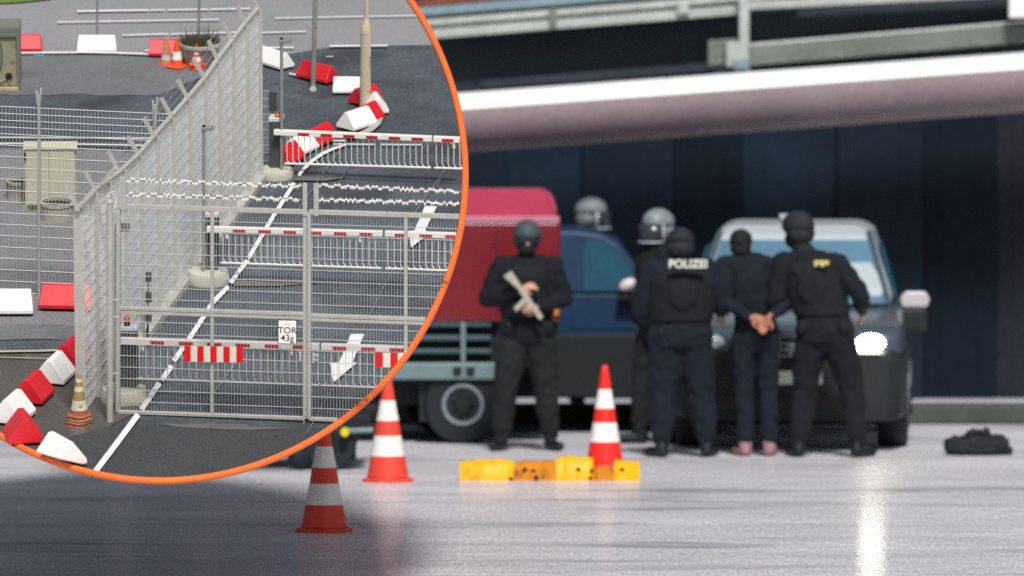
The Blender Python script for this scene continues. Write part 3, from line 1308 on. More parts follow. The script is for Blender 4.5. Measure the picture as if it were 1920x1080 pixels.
ux = (g(560, 620.9) - g(520, 620)).normalized()
uy = N
nn_ = gn
c1 = g(539, 619.5, .0185 * SG) + gn * .0046
c2 = g(539, 634, .0185 * SG) + gn * .0046
text(so_, 'lettering', 'TOR', m_ink, c1, ux, uy, gn, 17.5 * KG, bold=.00009)
text(so_, 'lettering', '43g', m_ink, c2, ux, uy, gn, 17.5 * KG, bold=.00009)
b = MB()
b.bar(g(533, 607.5, .0185 * SG) + gn * .0045, g(545, 607.8, .0185 * SG) + gn * .0045, N * .35 * KG, gn * .0004)
b.build('emblem_line', m_bred, so_)


def board(x0, x1, y0, y1, label, nst, first):
    o = root('warning_board', label, 'warning board', g((x0 + min(x1, 745)) / 2, y1, .02 * SG), group='striped warning boards on the gate')
    wd = (x1 - x0) / nst
    for k, nm, m in ((0, 'red_stripes', m_bred), (1, 'cream_stripes', m_bcream)):
        b = MB()
        for i in range(nst):
            if i % 2 == k:
                xa, xb = x0 + wd * i, x0 + wd * (i + 1)
                pts = clip_poly([(xa, y0 + (xa - x0) * .02), (xb, y0 + (xb - x0) * .02), (xb, y1 + (xb - x0) * .02), (xa, y1 + (xa - x0) * .02)])
                if len(pts) > 2:
                    b.prism([g(*p, .019 * SG) for p in pts], gn * .004)
        b.build(nm, m, o)


board(345.5, 455.5, 648.5, 677.5, 'red and cream striped warning board on the left gate leaf', 9, 0)
board(704, 830, 661, 688, 'red and cream striped warning board at the rim on the right gate leaf', 9, 0)

# ------------------------------------------------------------------ three lifting barriers


def barrier(lab, base, brx, bh, cabx, cabtop, poleb, poletop, A, B, joints, red, redw, skx, skyA, skyB, beacon, camx, hookx, sup, per):
    f = vplane(base, (base[0] + 357, base[1] + 16))
    n = f.n
    sg = 1 if (f(base[0], base[1] - 50, .01) - CAM).length < (f(base[0], base[1] - 50, -.01) - CAM).length else -1
    k = upx(*base)
    o = root('lifting_barrier', lab, 'barrier', yp(*base), group='white lifting barriers across the lane')
    ctr = yp(base[0], base[1])
    # cast round base (in the yard plane)
    b = MB()
    rg = lambda r, h: [ctr + (X * cos(t) + AX * sin(t)) * r * k + N * h * k for t in [2 * pi * i / 36 for i in range(36)]]
    b.loft([rg(brx, 0), rg(brx, bh * .55), rg(brx * .9, bh), rg(brx * .3, bh * 1.05)])
    b.build('round_base', m_base, o, smooth=True)
    # cabinet
    x0, x1 = cabx
    yb = base[1] - 4
    b = MB()
    a_, c_ = f(x0, yb), f(x1, yb)
    t_ = f(x0, cabtop + 3)
    hgt = (t_ - a_).dot(N)
    dpt = n * -.09 * (k / .0034)
    b.hexa([a_, c_, c_ + dpt, a_ + dpt, a_ + N * hgt, c_ + N * hgt, c_ + dpt + N * hgt, a_ + dpt + N * hgt])
    b.build('cabinet', m_cab, o, bevel=.006)
    b = MB()
    e = (c_ - a_) * .06
    b.hexa([p + N * (hgt + q) for q in (.0005, .0005 + 8 * k) for p in (a_ - e + n * .004, c_ + e * 2 + n * .004, c_ + e + dpt * 1.05, a_ - e + dpt * 1.05)])
    b.build('cabinet_lid', m_cabtop, o, bevel=.004)
    # beacon
    if beacon:
        bx, byy = beacon
        p = f(bx, byy, -.03 * sg)
        b = MB()
        b.tube([p - N * 13 * k, p], 6.0 * k, 12)
        bb = b.build('beacon', m_black, o, smooth=True)
        b = MB()
        b.tube([p, p + N * 5 * k, p + N * 8 * k, p + N * 9.5 * k], [6.0 * k, 6.2 * k, 4.6 * k, 1.5 * k], 12)
        b.build('lens', m_lampo, bb, smooth=True)
    # camera pole
    if poleb:
        b = MB()
        b.tube([f(*poleb, .03 * sg), f(*poletop, .03 * sg)], 3.2 * k, 10)
        po = b.build('camera_pole', m_pole, o, smooth=True)
        p = f(poletop[0], poletop[1], .03 * sg)
        b = MB()
        b.hexa([p + X * (u * k) + n * v + N * (w_ * k) for w_, e_ in ((-1, 0), (6.5, 0)) for (u, v) in ((-4, .015), (15, .015), (17, -.03), (-4, -.03))])
        hd = b.build('camera_head', m_pole, po, bevel=.003)
        b = MB()
        b.tube([p + N * 6.5 * k, p + N * 9.5 * k], 3.2 * k, 8)
        b.build('camera_lens', m_black, po)
    # the arm, in pieces
    off = .034 * sg
    xs = [A[0]] + [v for j in joints for v in j] + [B[0]]
    yA = lambda x: A[1] + (x - A[0]) * (B[1] - A[1]) / (B[0] - A[0])
    hw = A[2] / 2
    for i in range(0, len(xs), 2):
        s = clipseg((xs[i], yA(xs[i])), (xs[i + 1], yA(xs[i + 1])))
        if not s:
            continue
        b = MB()
        b.bar(f(*s[0], off), f(*s[1], off), N * hw * k, n * .018)
        am = b.build('arm', m_arm, o, bevel=.002)
        for rx in red:
            b = MB()
            s2 = clipseg((rx, yA(rx) + .8), (rx + redw, yA(rx + redw) + .8))
            if s2 and s2[0][0] >= s[0][0] - .5 and s2[1][0] <= s[1][0] + .5:
                b.bar(f(*s2[0], off) + n * .0195, f(*s2[1], off) + n * .0195, N * hw * .60 * k, n * .001)
            if b.v:
                b.build('red_tape', m_armred, am)
        # skirt under this piece
        x0_, x1_ = max(xs[i], skx[0]), min(xs[i + 1], skx[1])
        yb_ = lambda x: skyA + (x - skx[0]) * (skyB - skyA) / (skx[1] - skx[0])
        s3 = clipseg((x0_ + 1, yb_(x0_ + 1)), (x1_ - 2, yb_(x1_ - 2)))
        if s3:
            b = MB()
            b.tube([f(*s3[0], off), f(*s3[1], off)], 1.9 * k, 6)
            b.build('skirt_rail', m_arm, o)
            b = MB()
            x = x0_ + 5
            while x < x1_ - 2:
                top_, bot = (x, yA(x) + hw), (x, yb_(x))
                s4 = clipseg(top_, bot)
                if s4 and abs(s4[0][1] - top_[1]) < 1:
                    yt, ye = s4[0][1], s4[1][1]
                    if ye == bot[1] or True:
                        pts = [f(x - 2.5, yt, off), f(x - .4, yt + 3.5, off), f(x, yt + 8, off)]
                        if abs(ye - bot[1]) < .5:
                            pts += [f(x, ye - 8, off), f(x + 2.2, ye - 3.5, off), f(x + 5.5, ye, off)]
                        else:
                            pts += [f(x, ye, off)]
                        b.tube(pts, .85 * k, 5)
                x += per
            b.build('skirt_bars', m_arm, o)
    for hx in hookx:
        if inside(hx, yA(hx) + 12):
            b = MB()
            y0 = yA(hx) + hw
            b.prism([f(x, y, off) + n * .004 for x, y in ((hx - 9, y0), (hx + 3, y0), (hx + 2.5, y0 + 12), (hx - 1, y0 + 12), (hx - 2.5, y0 + 4))], n * .004)
            b.build('arm_bracket', m_arm, o)
    return o, f


barrier('farthest lifting barrier, beside the far end of the tall fence', (518, 331), 33, 16, (505, 528), 226, (528, 325), (528, 80), (514, 247.5, 9.5), (900, 263.5), [(810, 813)],
        [559, 602, 644.5, 687.3, 730, 772.6, 829.5], 21.5, (533, 880), 306.5, 316.5, (520.5, 221), 528, (546, 851), 16, 11.0)
barrier('middle lifting barrier, seen through the upper half of the gate', (391, 528), 40, 22, (386, 408), 405, (382, 520), (382, 244), (388, 429, 9.5), (900, 442.5), [(717, 722)],
        [437.5, 485, 532.5, 580, 627.5, 675, 741, 788, 835.5], 23.5, (413, 880), 492.5, 508.5, (396, 402), 382, (426, 675), 16, 11.9)
barrier('nearest lifting barrier, right behind the gate and below its beacon', (233, 750), 45, 24, (226, 256), 618, None, None, (226, 638, 11), (800, 655.5), [(599, 603)],
        [282.5, 336, 389.5, 443, 497, 550, 624, 678, 731.5], 26.5, (256, 800), 709.5, 729.5, (238, 602), None, (268, 547), 16, 13.4)

# lens-type camera of the nearest barrier, on its own post by the fence
f5 = vplane((219, 765), (259, 766))
o = root('camera_post', 'slim grey post topped by a boxy camera beside the gate hinge', 'camera post', yp(219, 762))
b = MB()
b.tube([f5(217.5, 762), f5(217.5, 428)], 2.6 * KG, 10)
b.build('post', m_pole, o, smooth=True)
b = MB()
p = f5(217.5, 426)
b.hexa([p + X * (u * KG) + AX * v + N * (w_ * KG) for w_ in (-6, 6.5) for (u, v) in ((-2, -.03), (24, -.03), (26, .02), (-2, .02))])
b.build('camera_head', m_pole, o, bevel=.003)

# call boxes and cables by the fence
o = root('call_box', 'small dark call box stack on a thin stake in front of the fence panels', 'call box', yp(278, 650))
f6 = vplane((278, 650), (300, 651))
b = MB()
b.tube([f6(278, 650), f6(278, 510)], 1.5 * KG, 6)
b.build('stake', m_black, o)
for y0, y1 in ((512, 529), (550, 568), (590, 606)):
    b = MB()
    a_ = f6(272, y1)
    b.hexa([f6(272, y1), f6(284, y1), f6(284, y1) + AX * .03, f6(272, y1) + AX * .03, f6(272, y0), f6(284, y0), f6(284, y0) + AX * .03, f6(272, y0) + AX * .03])
    b.build('box', m_cab, o, bevel=.004)
b = MB()
b.hexa([f6(274, 546), f6(281, 546), f6(281, 546) + AX * .02, f6(274, 546) + AX * .02, f6(275, 538), f6(280, 538), f6(280, 538) + AX * .02, f6(275, 538) + AX * .02])
b.build('yellow_tag', m_beige, o)
b = MB()
b.tube([f6(278, 606), f6(275, 622), f6(280, 640), f6(276, 650)], 1.8 * KG, 6)
b.build('cable', m_black, o)

# dark sign behind the end of the fence, on a short mesh panel
o = root('mesh_panel_stand', 'short mesh panel stand behind the far barrier cabinet at the fence end', 'mesh panel', yp(496, 305))
f7 = vplane((490, 305), (530, 306))
k = upx(496, 305)
b = MB()
for i in range(5):
    b.tube([f7(489 + i * 3.6, 305), f7(489 + i * 3.6, 168)], .6 * k, 4)
for j in range(10):
    b.tube([f7(488, 170 + j * 14.5), f7(504, 170.5 + j * 14.5)], .8 * k, 4)
b.build('wire_mesh', m_galv_d, o)
o = root('dark_board', 'dark grey board fixed to the mesh panel at the far fence end', 'board', f7(511, 208))
b = MB()
b.hexa([f7(504, 208, .01), f7(519, 208, .01), f7(519, 208, -.02), f7(504, 208, -.02), f7(504, 172, .01), f7(519, 173, .01), f7(519, 173, -.02), f7(504, 172, -.02)])
b.build('face', m_cab, o, bevel=.003)
b = MB()
b.tube([f7(511, 305, -.02), f7(511, 206, -.02)], 1.6 * k, 6)
b.build('back_post', m_galv, o)
# ================================================================== THE APRON BEHIND
m_wall = mat('dark_navy_cladding', lin(9, 25, 40), rough=.6, spec=.2, big=.3, bigs=.9, fine=.5, fines=42)
m_wall2 = mat('dark_slate_cladding', lin(12, 31, 46), rough=.6, spec=.2, big=.25, bigs=1.2, fine=.5, fines=42)
m_wall3 = mat('dark_plum_cladding', lin(26, 29, 42), rough=.6, spec=.2, big=.2, bigs=1.2, fine=.5, fines=42)
m_wallx = mat('near_black_cladding', lin(7, 21, 34), rough=.6, spec=.15, big=.2, bigs=1.2, fine=.5, fines=42)
m_plinth = mat('grimy_kerb', lin(70, 74, 74), rough=.9, big=.25, bigs=1.5, fine=.4, fines=40)
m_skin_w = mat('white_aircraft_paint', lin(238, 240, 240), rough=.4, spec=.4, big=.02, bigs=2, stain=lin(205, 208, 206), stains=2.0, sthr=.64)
m_skin_m = mat('mauve_grey_underside_shade', lin(124, 110, 116), rough=.6, big=.12, bigs=1.5, fine=.25, fines=45)  # shade under the wing put into the colour
m_gird = mat('grey_steel_girder', lin(176, 182, 178), rough=.6, big=.15, bigs=2.0, fine=.25, fines=42)
m_gird_d = mat('dark_steel', lin(36, 47, 56), rough=.7, big=.2, bigs=2, fine=.4, fines=42)
m_gird_b = mat('bluish_steel', lin(124, 146, 156), rough=.6, big=.15, bigs=2.0, fine=.2, fines=42)
m_gird_g = mat('greenish_grey_steel', lin(112, 119, 113), rough=.7, big=.2, bigs=2.0, fine=.25, fines=42)
m_rust = mat('rusty_orange_edge', lin(140, 72, 52), rough=.7, big=.2, bigs=3)
m_tyre = mat('black_tyre_rubber', lin(22, 30, 36), rough=.75, fine=.3, fines=45)
m_rim = mat('grey_wheel_rim', lin(140, 148, 156), rough=.4, metal=.4, fine=.12, fines=45)
m_truck_r = mat('red_truck_paint', lin(116, 10, 28), rough=.35, spec=.5, big=.08, bigs=2, fine=.14, fines=45, coat=.25, coatr=.25)
m_truck_p = mat('sky_sheen_red_roof_paint', lin(182, 56, 84), rough=.4, spec=.5, big=.06, bigs=2, fine=.14, fines=45, coat=.4, coatr=.2)  # paler copy of the truck red, sky reflection painted into the roof
m_truck_w = mat('white_roof_stripe', lin(190, 120, 140), rough=.4)
m_rail = mat('pale_teal_grey_rail', lin(108, 130, 134), rough=.5, fine=.15, fines=45, big=.1, bigs=3)
m_slat = mat('dull_teal_slat', lin(58, 82, 90), rough=.5, fine=.15, fines=45, big=.1, bigs=3)
m_chas = mat('black_chassis', lin(20, 26, 30), rough=.7, fine=.3, fines=45)
m_car_b = mat('dark_blue_car_paint', lin(20, 50, 82), rough=.5, spec=.3, fine=.22, fines=45, big=.1, bigs=3)
m_glass = mat('reflecting_glass', lin(36, 80, 100), rough=.12, spec=.22, fine=.14, fines=40, big=.15, bigs=2.5)
m_glass2 = mat('pale_windscreen_glass', lin(86, 122, 144), rough=.15, spec=.8, fine=.12, fines=40, big=.2, bigs=2.0)
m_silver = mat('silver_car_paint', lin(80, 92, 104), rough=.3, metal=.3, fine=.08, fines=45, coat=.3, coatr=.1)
m_silver_l = mat('sky_lit_silver_car_paint', lin(186, 197, 206), rough=.35, metal=.15, fine=.08, fines=45, coat=.3, coatr=.1)  # silver paint lightened on the cabin for sky reflected by the roof
m_plas = mat('black_bumper_plastic', lin(22, 28, 32), rough=.6, fine=.3, fines=45)
m_plate = mat('pale_number_plate', lin(214, 226, 214), rough=.4)
m_mirr = mat('pale_mirror_cap', lin(186, 182, 186), rough=.35)
m_pink = mat('pale_pink_mirror_glass', lin(222, 204, 206), rough=.3)
m_lamp = mat('lit_headlamp', (1, 1, 1), rough=.2, emit=(1.0, .90, .66), est=45.0)
m_lampoff = mat('headlamp_glass', lin(170, 190, 200), rough=.1, spec=.8)
m_yel = mat('yellow_rubber_kerb', lin(246, 178, 18), rough=.5, big=.06, bigs=4, stain=lin(206, 124, 16), stains=5, sthr=.56)
m_orj = mat('orange_worn_kerb', lin(206, 128, 22), rough=.6, big=.15, bigs=6, stain=lin(90, 48, 14), stains=8, sthr=.55)
m_hubyel = mat('yellow_hub_paint', lin(216, 200, 20), rough=.5)
m_bag = mat('black_bag_fabric', lin(26, 26, 34), rough=.8, fine=.4, fines=60)

mb = MB()
mb.box((-260, -40, -.5), (260, 800, 0))
tag(mb.build('ground', m_concrete), kind='structure')
# kerb and wall behind the vehicles
mb = MB()
p0, p1 = gp(700, 796), gp(2150, 798)
y_ = p0.y
mb.box((-9, y_, 0), (16, y_ + .5, .16))
o = mb.build('kerb', m_plinth, bevel=.03)
tag(o, kind='structure')
WY = 90.0
o = root('dark_building', 'dark navy clad building filling the background behind the vehicles', 'building', V((0, WY, 0)))
edges = [-30, -9, -5.2, -3.0, -1.2, -.05, .62, 1.42, 2.02, 2.86, 3.62, 4.26, 5.6, 9, 22]
ms = [m_wall, m_wallx, m_wall, m_wallx, m_wall, m_wall2, m_wall, m_wallx, m_wall2, m_wall, m_wallx, m_wall3, m_wall, m_wall2]
for i, (a, c) in enumerate(zip(edges, edges[1:])):
    b = MB()
    d = (i % 3) * .05
    b.box((a + .004, WY + d, 0), (c - .004, WY + .6, 8.0))
    nrib = max(2, int((c - a) / .32))
    for k in range(nrib):
        x = a + (c - a) * (k + .5) / nrib
        b.box((x - .02, WY + d - .008, .02), (x + .02, WY + d - .001, 7.9))
    b.build('wall_panel', ms[i], o)
b = MB()
b.box((-29, WY + .61, 0), (21, WY + .9, 7.9))
b.build('wall_core', m_wallx, o)


def seg(o, name, pts_top, Y, hpx, dep, m, bevel=.01):
    """a straight beam at distance Y whose top edge follows two picture points, hpx pixels high, dep metres deep"""
    (xa, ya), (xb, yb) = pts_top
    a, c = at(xa, ya, Y), at(xb, yb, Y)
    h = hpx * Y / F
    b = MB()
    D = V((0, dep, 0))
    b.hexa([a - V((0, 0, h)), c - V((0, 0, h)), c - V((0, 0, h)) + D, a - V((0, 0, h)) + D, a, c, c + D, a + D])
    return b.build(name, m, o, bevel=bevel)


# the long white rounded wing edge
o = root('aircraft_wing', 'long white rounded wing edge with shaded mauve grey underside sloping up above the vehicles', 'wing', at(1400, 200, 86.0))
Yb = 86.0
a, c = at(760, 238, Yb), at(2060, 144, Yb)
d = (c - a).normalized()
nz_ = d.cross(V((0, 1, 0))).normalized()
if nz_.z < 0:
    nz_ = -nz_
nstep = 60
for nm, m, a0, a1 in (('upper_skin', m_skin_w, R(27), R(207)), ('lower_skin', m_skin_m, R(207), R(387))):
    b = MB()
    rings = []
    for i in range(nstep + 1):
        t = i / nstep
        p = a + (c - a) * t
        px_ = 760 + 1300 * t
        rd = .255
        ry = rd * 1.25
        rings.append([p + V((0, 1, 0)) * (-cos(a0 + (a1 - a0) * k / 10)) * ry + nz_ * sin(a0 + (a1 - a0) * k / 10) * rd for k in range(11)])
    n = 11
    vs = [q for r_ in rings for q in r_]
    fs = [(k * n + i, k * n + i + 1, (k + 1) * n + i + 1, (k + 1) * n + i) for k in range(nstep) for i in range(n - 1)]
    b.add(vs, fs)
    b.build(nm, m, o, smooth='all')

# the steel gantry above it
GY = 88.2
o = root('steel_gantry', 'grey steel gantry with stacked girders and a hanging bracket above the white wing', 'gantry', at(1390, 60, GY))
seg(o, 'girder', [(760, 4), (1500, -55)], GY, 9, .25, m_rust)
seg(o, 'girder', [(760, 16), (1500, -43)], GY - .05, 17, .25, m_gird_b)
seg(o, 'girder', [(760, 34), (1500, -25)], GY, 7, .25, m_gird_d)
seg(o, 'girder', [(760, 40), (1500, -19)], GY - .05, 13, .25, m_gird)
seg(o, 'girder', [(760, 53), (1500, -6)], GY, 7, .25, m_gird_g)
seg(o, 'girder', [(760, 59), (1394, 9)], GY - .08, 18, .25, m_gird)
seg(o, 'girder', [(1400, 3), (2020, -28)], GY - .08, 16, .25, m_gird)
seg(o, 'dark_web', [(760, 76), (2020, -20)], GY + .3, 130, .2, m_gird_d)
seg(o, 'ledge', [(1405, 90), (2020, 38)], GY - .1, 34, .35, m_gird_g)
seg(o, 'ledge', [(1405, 82), (2020, 30)], GY - .08, 7, .3, m_gird)
seg(o, 'ledge', [(900, 152), (1340, 118)], GY + .12, 16, .2, m_gird_d)
seg(o, 'post', [(1386, -40), (1405, -42)], GY - .35, 180, .12, m_gird)
seg(o, 'hanging_bracket', [(1328, 76), (1382, 72)], GY - .28, 48, .18, m_gird_g)
seg(o, 'hanging_bracket', [(1362, 80), (1400, 78)], GY - .42, 46, .14, m_gird)
seg(o, 'drain_box', [(1376, 112), (1404, 110)], GY - .5, 20, .12, m_gird_b)
seg(o, 'bracket', [(1270, 2), (1292, 0)], GY - .14, 26, .1, m_gird)
seg(o, 'panel', [(1892, -10), (1990, -12)], GY - .36, 44, .1, m_skin_w)
seg(o, 'panel', [(1030, 16), (1044, 15)], GY - .14, 40, .1, m_gird_g)


# ------------------------------------------------------------------ wheels
def wheel(parent, c, r, wdt, axis, rimr, M=LOCAL, hubm=None, rname='wheel'):
    b = MB()
    hw = wdt / 2
    prof = [(r * .60, -hw), (r * .93, -hw), (r, -hw * .7), (r, hw * .7), (r * .93, hw), (r * .60, hw)]
    b.lathe(prof, 36, c=c, axis=axis)
    t = b.build(rname, m_tyre, parent, M=M, smooth=True)
    for s in (-1, 1):
        if axis == 'y' and s > 0:
            continue
        b = MB()
        pf = [(rimr, s * hw * .99), (rimr * 1.02, s * (hw + .012)), (rimr * .86, s * (hw + .010)), (rimr * .78, s * hw * .9), (rimr * .35, s * hw * .98), (rimr * .25, s * (hw + .01)), (.004, s * (hw + .012))]
        b.lathe(pf, 28, c=c, axis=axis)
        b.build('rim', hubm or m_rim, t, M=M, smooth=True)
        b = MB()
        b.lathe([(rimr * .42, s * (hw + .010)), (rimr * .36, s * (hw + .024)), (.003, s * (hw + .026))], 12, c=c, axis=axis)
        for k in range(7):
            an = 2 * pi * k / 7
            u, v = rimr * .46 * cos(an), rimr * .46 * sin(an)
            q_ = s * (hw + .014)
            cc = V(c) + (V((u, q_, v)) if axis == 'y' else V((q_, u, v)))
            b.ell(cc, (rimr * .11,) * 3, n=8)
        b.build('hub', m_chas, t, M=M)
    return t


# ------------------------------------------------------------------ red service truck, side on
TY = 81.9
tp = at(872, 852, TY)
o = root('service_truck', 'red boxy service truck with pale slatted side, partly hidden by the round platform', 'truck', V((tp.x, TY, 0)))
sx = TY / F
tx = lambda px: (px - 872) * sx
zt = lambda py: (at(872, py, TY).z)
b = MB()
zb, ze, zr = zt(604), zt(414), zt(352)
for pts in ([(tx(560), zb), (tx(1050), zb), (tx(1052), ze), (tx(560), ze)],):
    b.hexa([(pts[0][0], .0, pts[0][1]), (pts[1][0], .0, pts[1][1]), (pts[1][0], 1.9, pts[1][1]), (pts[0][0], 1.9, pts[0][1]),
            (pts[3][0], .0, pts[3][1]), (pts[2][0], .0, pts[2][1]), (pts[2][0], 1.9, pts[2][1]), (pts[3][0], 1.9, pts[3][1])])
b.build('body', m_truck_r, o, M=LOCAL, bevel=.03)
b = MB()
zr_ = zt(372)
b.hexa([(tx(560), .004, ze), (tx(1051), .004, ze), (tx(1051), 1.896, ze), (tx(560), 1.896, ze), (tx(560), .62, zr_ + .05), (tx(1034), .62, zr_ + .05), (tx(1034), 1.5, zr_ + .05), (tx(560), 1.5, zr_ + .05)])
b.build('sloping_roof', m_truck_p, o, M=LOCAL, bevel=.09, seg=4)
b = MB()
b.hexa([(tx(560), -.008, zt(417)), (tx(1049), -.008, zt(417)), (tx(1049), .0, zt(417)), (tx(560), .0, zt(417)), (tx(560), -.008, zt(405)), (tx(1049), -.008, zt(405)), (tx(1049), .0, zt(405)), (tx(560), .0, zt(405))])
b.build('roof_gutter', m_truck_w, o, M=LOCAL, bevel=.003)
b = MB()
b.box((tx(540), .12, zt(712)), (tx(945), 1.8, zb - .002))
b.build('side_box', m_chas, o, M=LOCAL)
for py, hh in ((608, 10), (634, 10), (659, 9)):
    b = MB()
    b.box((tx(560), .02, zt(py + hh / 2)), (tx(921), .118, zt(py - hh / 2)))
    b.build('side_slat', m_slat, o, M=LOCAL, bevel=.008)
b = MB()
b.box((tx(864), -.01, zt(680) + .002), (tx(873), .11, zt(604)))
b.build('slat_upright', m_rail, o, M=LOCAL, bevel=.006)
b = MB()
b.box((tx(540), -.04, zt(712)), (tx(941), .115, zt(680)))
b.build('sill', m_rail, o, M=LOCAL, bevel=.015)
for x in (857, 882):
    b = MB()
    b.box((tx(x - 8), -.048, zt(704)), (tx(x + 8), -.041, zt(688)))
    b.build('tail_lamp', m_chas, o, M=LOCAL)
for x in (930, 1000):
    b = MB()
    b.box((tx(x) - .006, -.004, zb + .05), (tx(x) + .006, -.001, zt(430)))
    b.build('panel_seam', m_chas, o, M=LOCAL)
b = MB()
b.box((tx(1012), -.03, zt(540)), (tx(1034), -.002, zt(532)))
b.build('door_handle', m_chas, o, M=LOCAL, bevel=.005)
b = MB()
b.box((tx(1038), -.02, zt(592)), (tx(1048), -.002, zt(566)))
b.build('marker_lamp', m_orj, o, M=LOCAL, bevel=.004)
# dark mudguard and chassis
b = MB()
b.box((tx(540), .3, .30), (tx(945), 1.7, zt(714)))
b.box((tx(930), .1, .62), (tx(1046), 1.8, zb - .003))
b.build('chassis', m_chas, o, M=LOCAL)
b = MB()
arc_ = []
cx_, cz_ = tx(868), .33
outer = [(tx(786), zt(792)), (tx(786), zt(714)), (tx(940), zt(714)), (tx(940), zt(780))]
b.prism([(p[0], .06, p[1]) for p in outer], (0, .24, 0))
b.build('mudguard', m_chas, o, M=LOCAL)
wr = .315
wheel(o, (tx(868), .14, wr), wr, .26, 'y', .165)
wheel(o, (tx(868), 1.6, wr), wr, .26, 'y', .165)
wheel(o, (tx(420), .14, wr), wr, .26, 'y', .165)
wheel(o, (tx(420), 1.6, wr), wr, .26, 'y', .165)
b = MB()
b.box((tx(300), .2, .45), (tx(556), 1.7, 1.2))
b.build('front_hood', m_chas, o, M=LOCAL, bevel=.04)

# ------------------------------------------------------------------ low tow dolly peeping out below the round platform
DY = gp(640, 880).y
o = root('tow_dolly', 'black tow dolly with a yellow hub peeping out below the orange rim', 'dolly', V((at(600, 880, DY).x, DY, 0)))
dx = lambda px: (px - 600) * DY / F
wheel(o, (dx(618), 0, .20), .20, .16, 'y', .07, hubm=m_chas)
wheel(o, (dx(618), 1.2, .20), .20, .16, 'y', .07, hubm=m_chas)
wheel(o, (dx(300), 0, .20), .20, .16, 'y', .07, hubm=m_chas)
b = MB()
b.box((dx(250), -.05, .30), (dx(690), 1.25, .42))
b.build('deck', m_chas, o, M=LOCAL, bevel=.02)
b = MB()
b.lathe([(.03, -.20), (.036, -.15), (.036, -.05)], 16, c=(dx(647), 0, .29), axis='y')
b.build('yellow_hub', m_hubyel, o, M=LOCAL, smooth=True)
b = MB()
b.tube([(dx(655), -.12, .30), (dx(700), -.12, .305)], .022, 8)
b.build('tow_bar', m_rail, o, M=LOCAL)
b = MB()
b.box((dx(655), -.02, .06), (dx(668), .02, .30))
b.build('prop_leg', m_chas, o, M=LOCAL)
b = MB()
b.ell((dx(560), -.05, .09), (.09, .12, .09), n=10)
b.build('caster', m_tyre, o, M=LOCAL)

# ------------------------------------------------------------------ dark blue car, side on behind the first officers
BY = 83.6
o = root('blue_car', 'dark blue car standing side on behind the officers, its side window showing', 'car', V((at(1130, 820, BY).x, BY, 0)))
bx = lambda px: (px - 1130) * BY / F
bz = lambda py: at(1130, py, BY).z
W2 = 1.78
prof = [(bx(760), .32), (bx(1330), .32), (bx(1338), .62), (bx(1330), .86), (bx(1215), bz(553)), (bx(740), bz(548)), (bx(735), .62)]
b = MB()
b.prism([(p[0], 0, p[1]) for p in prof], (0, W2, 0))
b.build('body', m_car_b, o, M=LOCAL, bevel=.06, seg=3)
b = MB()
lo = [(bx(748), bz(549)), (bx(1213), bz(553))]
cab = [V((bx(748), .03, bz(556))), V((bx(1212), .03, bz(556))), V((bx(1212), W2 - .03, bz(556))), V((bx(748), W2 - .03, bz(556)))]
# rounded cabin outline seen from the side
side = [(748, 552), (1206, 552), (1203, 520), (1186, 490), (1160, 458), (1128, 440), (1080, 433), (800, 436), (760, 470)]
r0 = [V((bx(x), .03 + (552 - y) * .0005, bz(y))) for x, y in side]
r1 = [V((bx(x), W2 - .03 - (552 - y) * .0005, bz(y))) for x, y in side]
b.loft([r0, r1])
b.build('cabin', m_car_b, o, M=LOCAL, bevel=.03)
for nm, pts in (('front_window', [(1094, 546), (1094, 462), (1102, 450), (1134, 455), (1160, 476), (1183, 505), (1190, 530), (1188, 546)]), ('rear_window', [(900, 546), (900, 452), (1052, 450), (1056, 546)])):
    b = MB()
    y3 = lambda y: .03 + (552 - y) * .0005 - .004
    b.loft([[V((bx(x), y3(y) + .02, bz(y))) for x, y in pts], [V((bx(x), y3(y) - .008, bz(y))) for x, y in pts]])
    b.build(nm, m_glass, o, M=LOCAL)
b = MB()
b.box((bx(1070), -.012, bz(618)), (bx(1198), .05, bz(552)))
b.build('door_panel', m_car_b, o, M=LOCAL, bevel=.012)
b = MB()
b.box((bx(735), -.02, .30), (bx(1332), .06, bz(626)))
b.build('lower_cladding', m_chas, o, M=LOCAL, bevel=.02)
b = MB()
b.ell((bx(1176), -.14, bz(533)), (.078, .05, .05), Matrix.Rotation(R(-28), 3, 'Y'))
mo = b.build('mirror', m_pink, o, M=LOCAL, smooth='all')
b = MB()
b.box((bx(1158), -.17, bz(560)), (bx(1196), .02, bz(552)))
b.build('mirror_arm', m_black, mo, M=LOCAL)
for x in (1275, 830):
    wheel(o, (bx(x), .12, .33), .33, .22, 'y', .2)
    wheel(o, (bx(x), W2 - .12, .33), .33, .22, 'y', .2)

# ------------------------------------------------------------------ silver off-road car facing us
SY = gp(1490, 846).y
o = root('offroad_car', 'silver off-road car facing us with its headlight glaring, behind the group of officers', 'car', V((at(1482, 846, SY).x, SY, 0)), rz=R(-2.5), scale=.965)


def rr(w_, z0, z1, y, r=.08):        # rounded rectangle ring in x,z at y
    pts = []
    for cx_, cz_, a0 in ((w_ - r, z0 + r, -90), (w_ - r, z1 - r, 0), (-w_ + r, z1 - r, 90), (-w_ + r, z0 + r, 180)):
        for k in range(5):
            a = R(a0 + 90 * k / 4)
            pts.append(V((cx_ + r * cos(a), y, cz_ + r * sin(a))))
    return pts


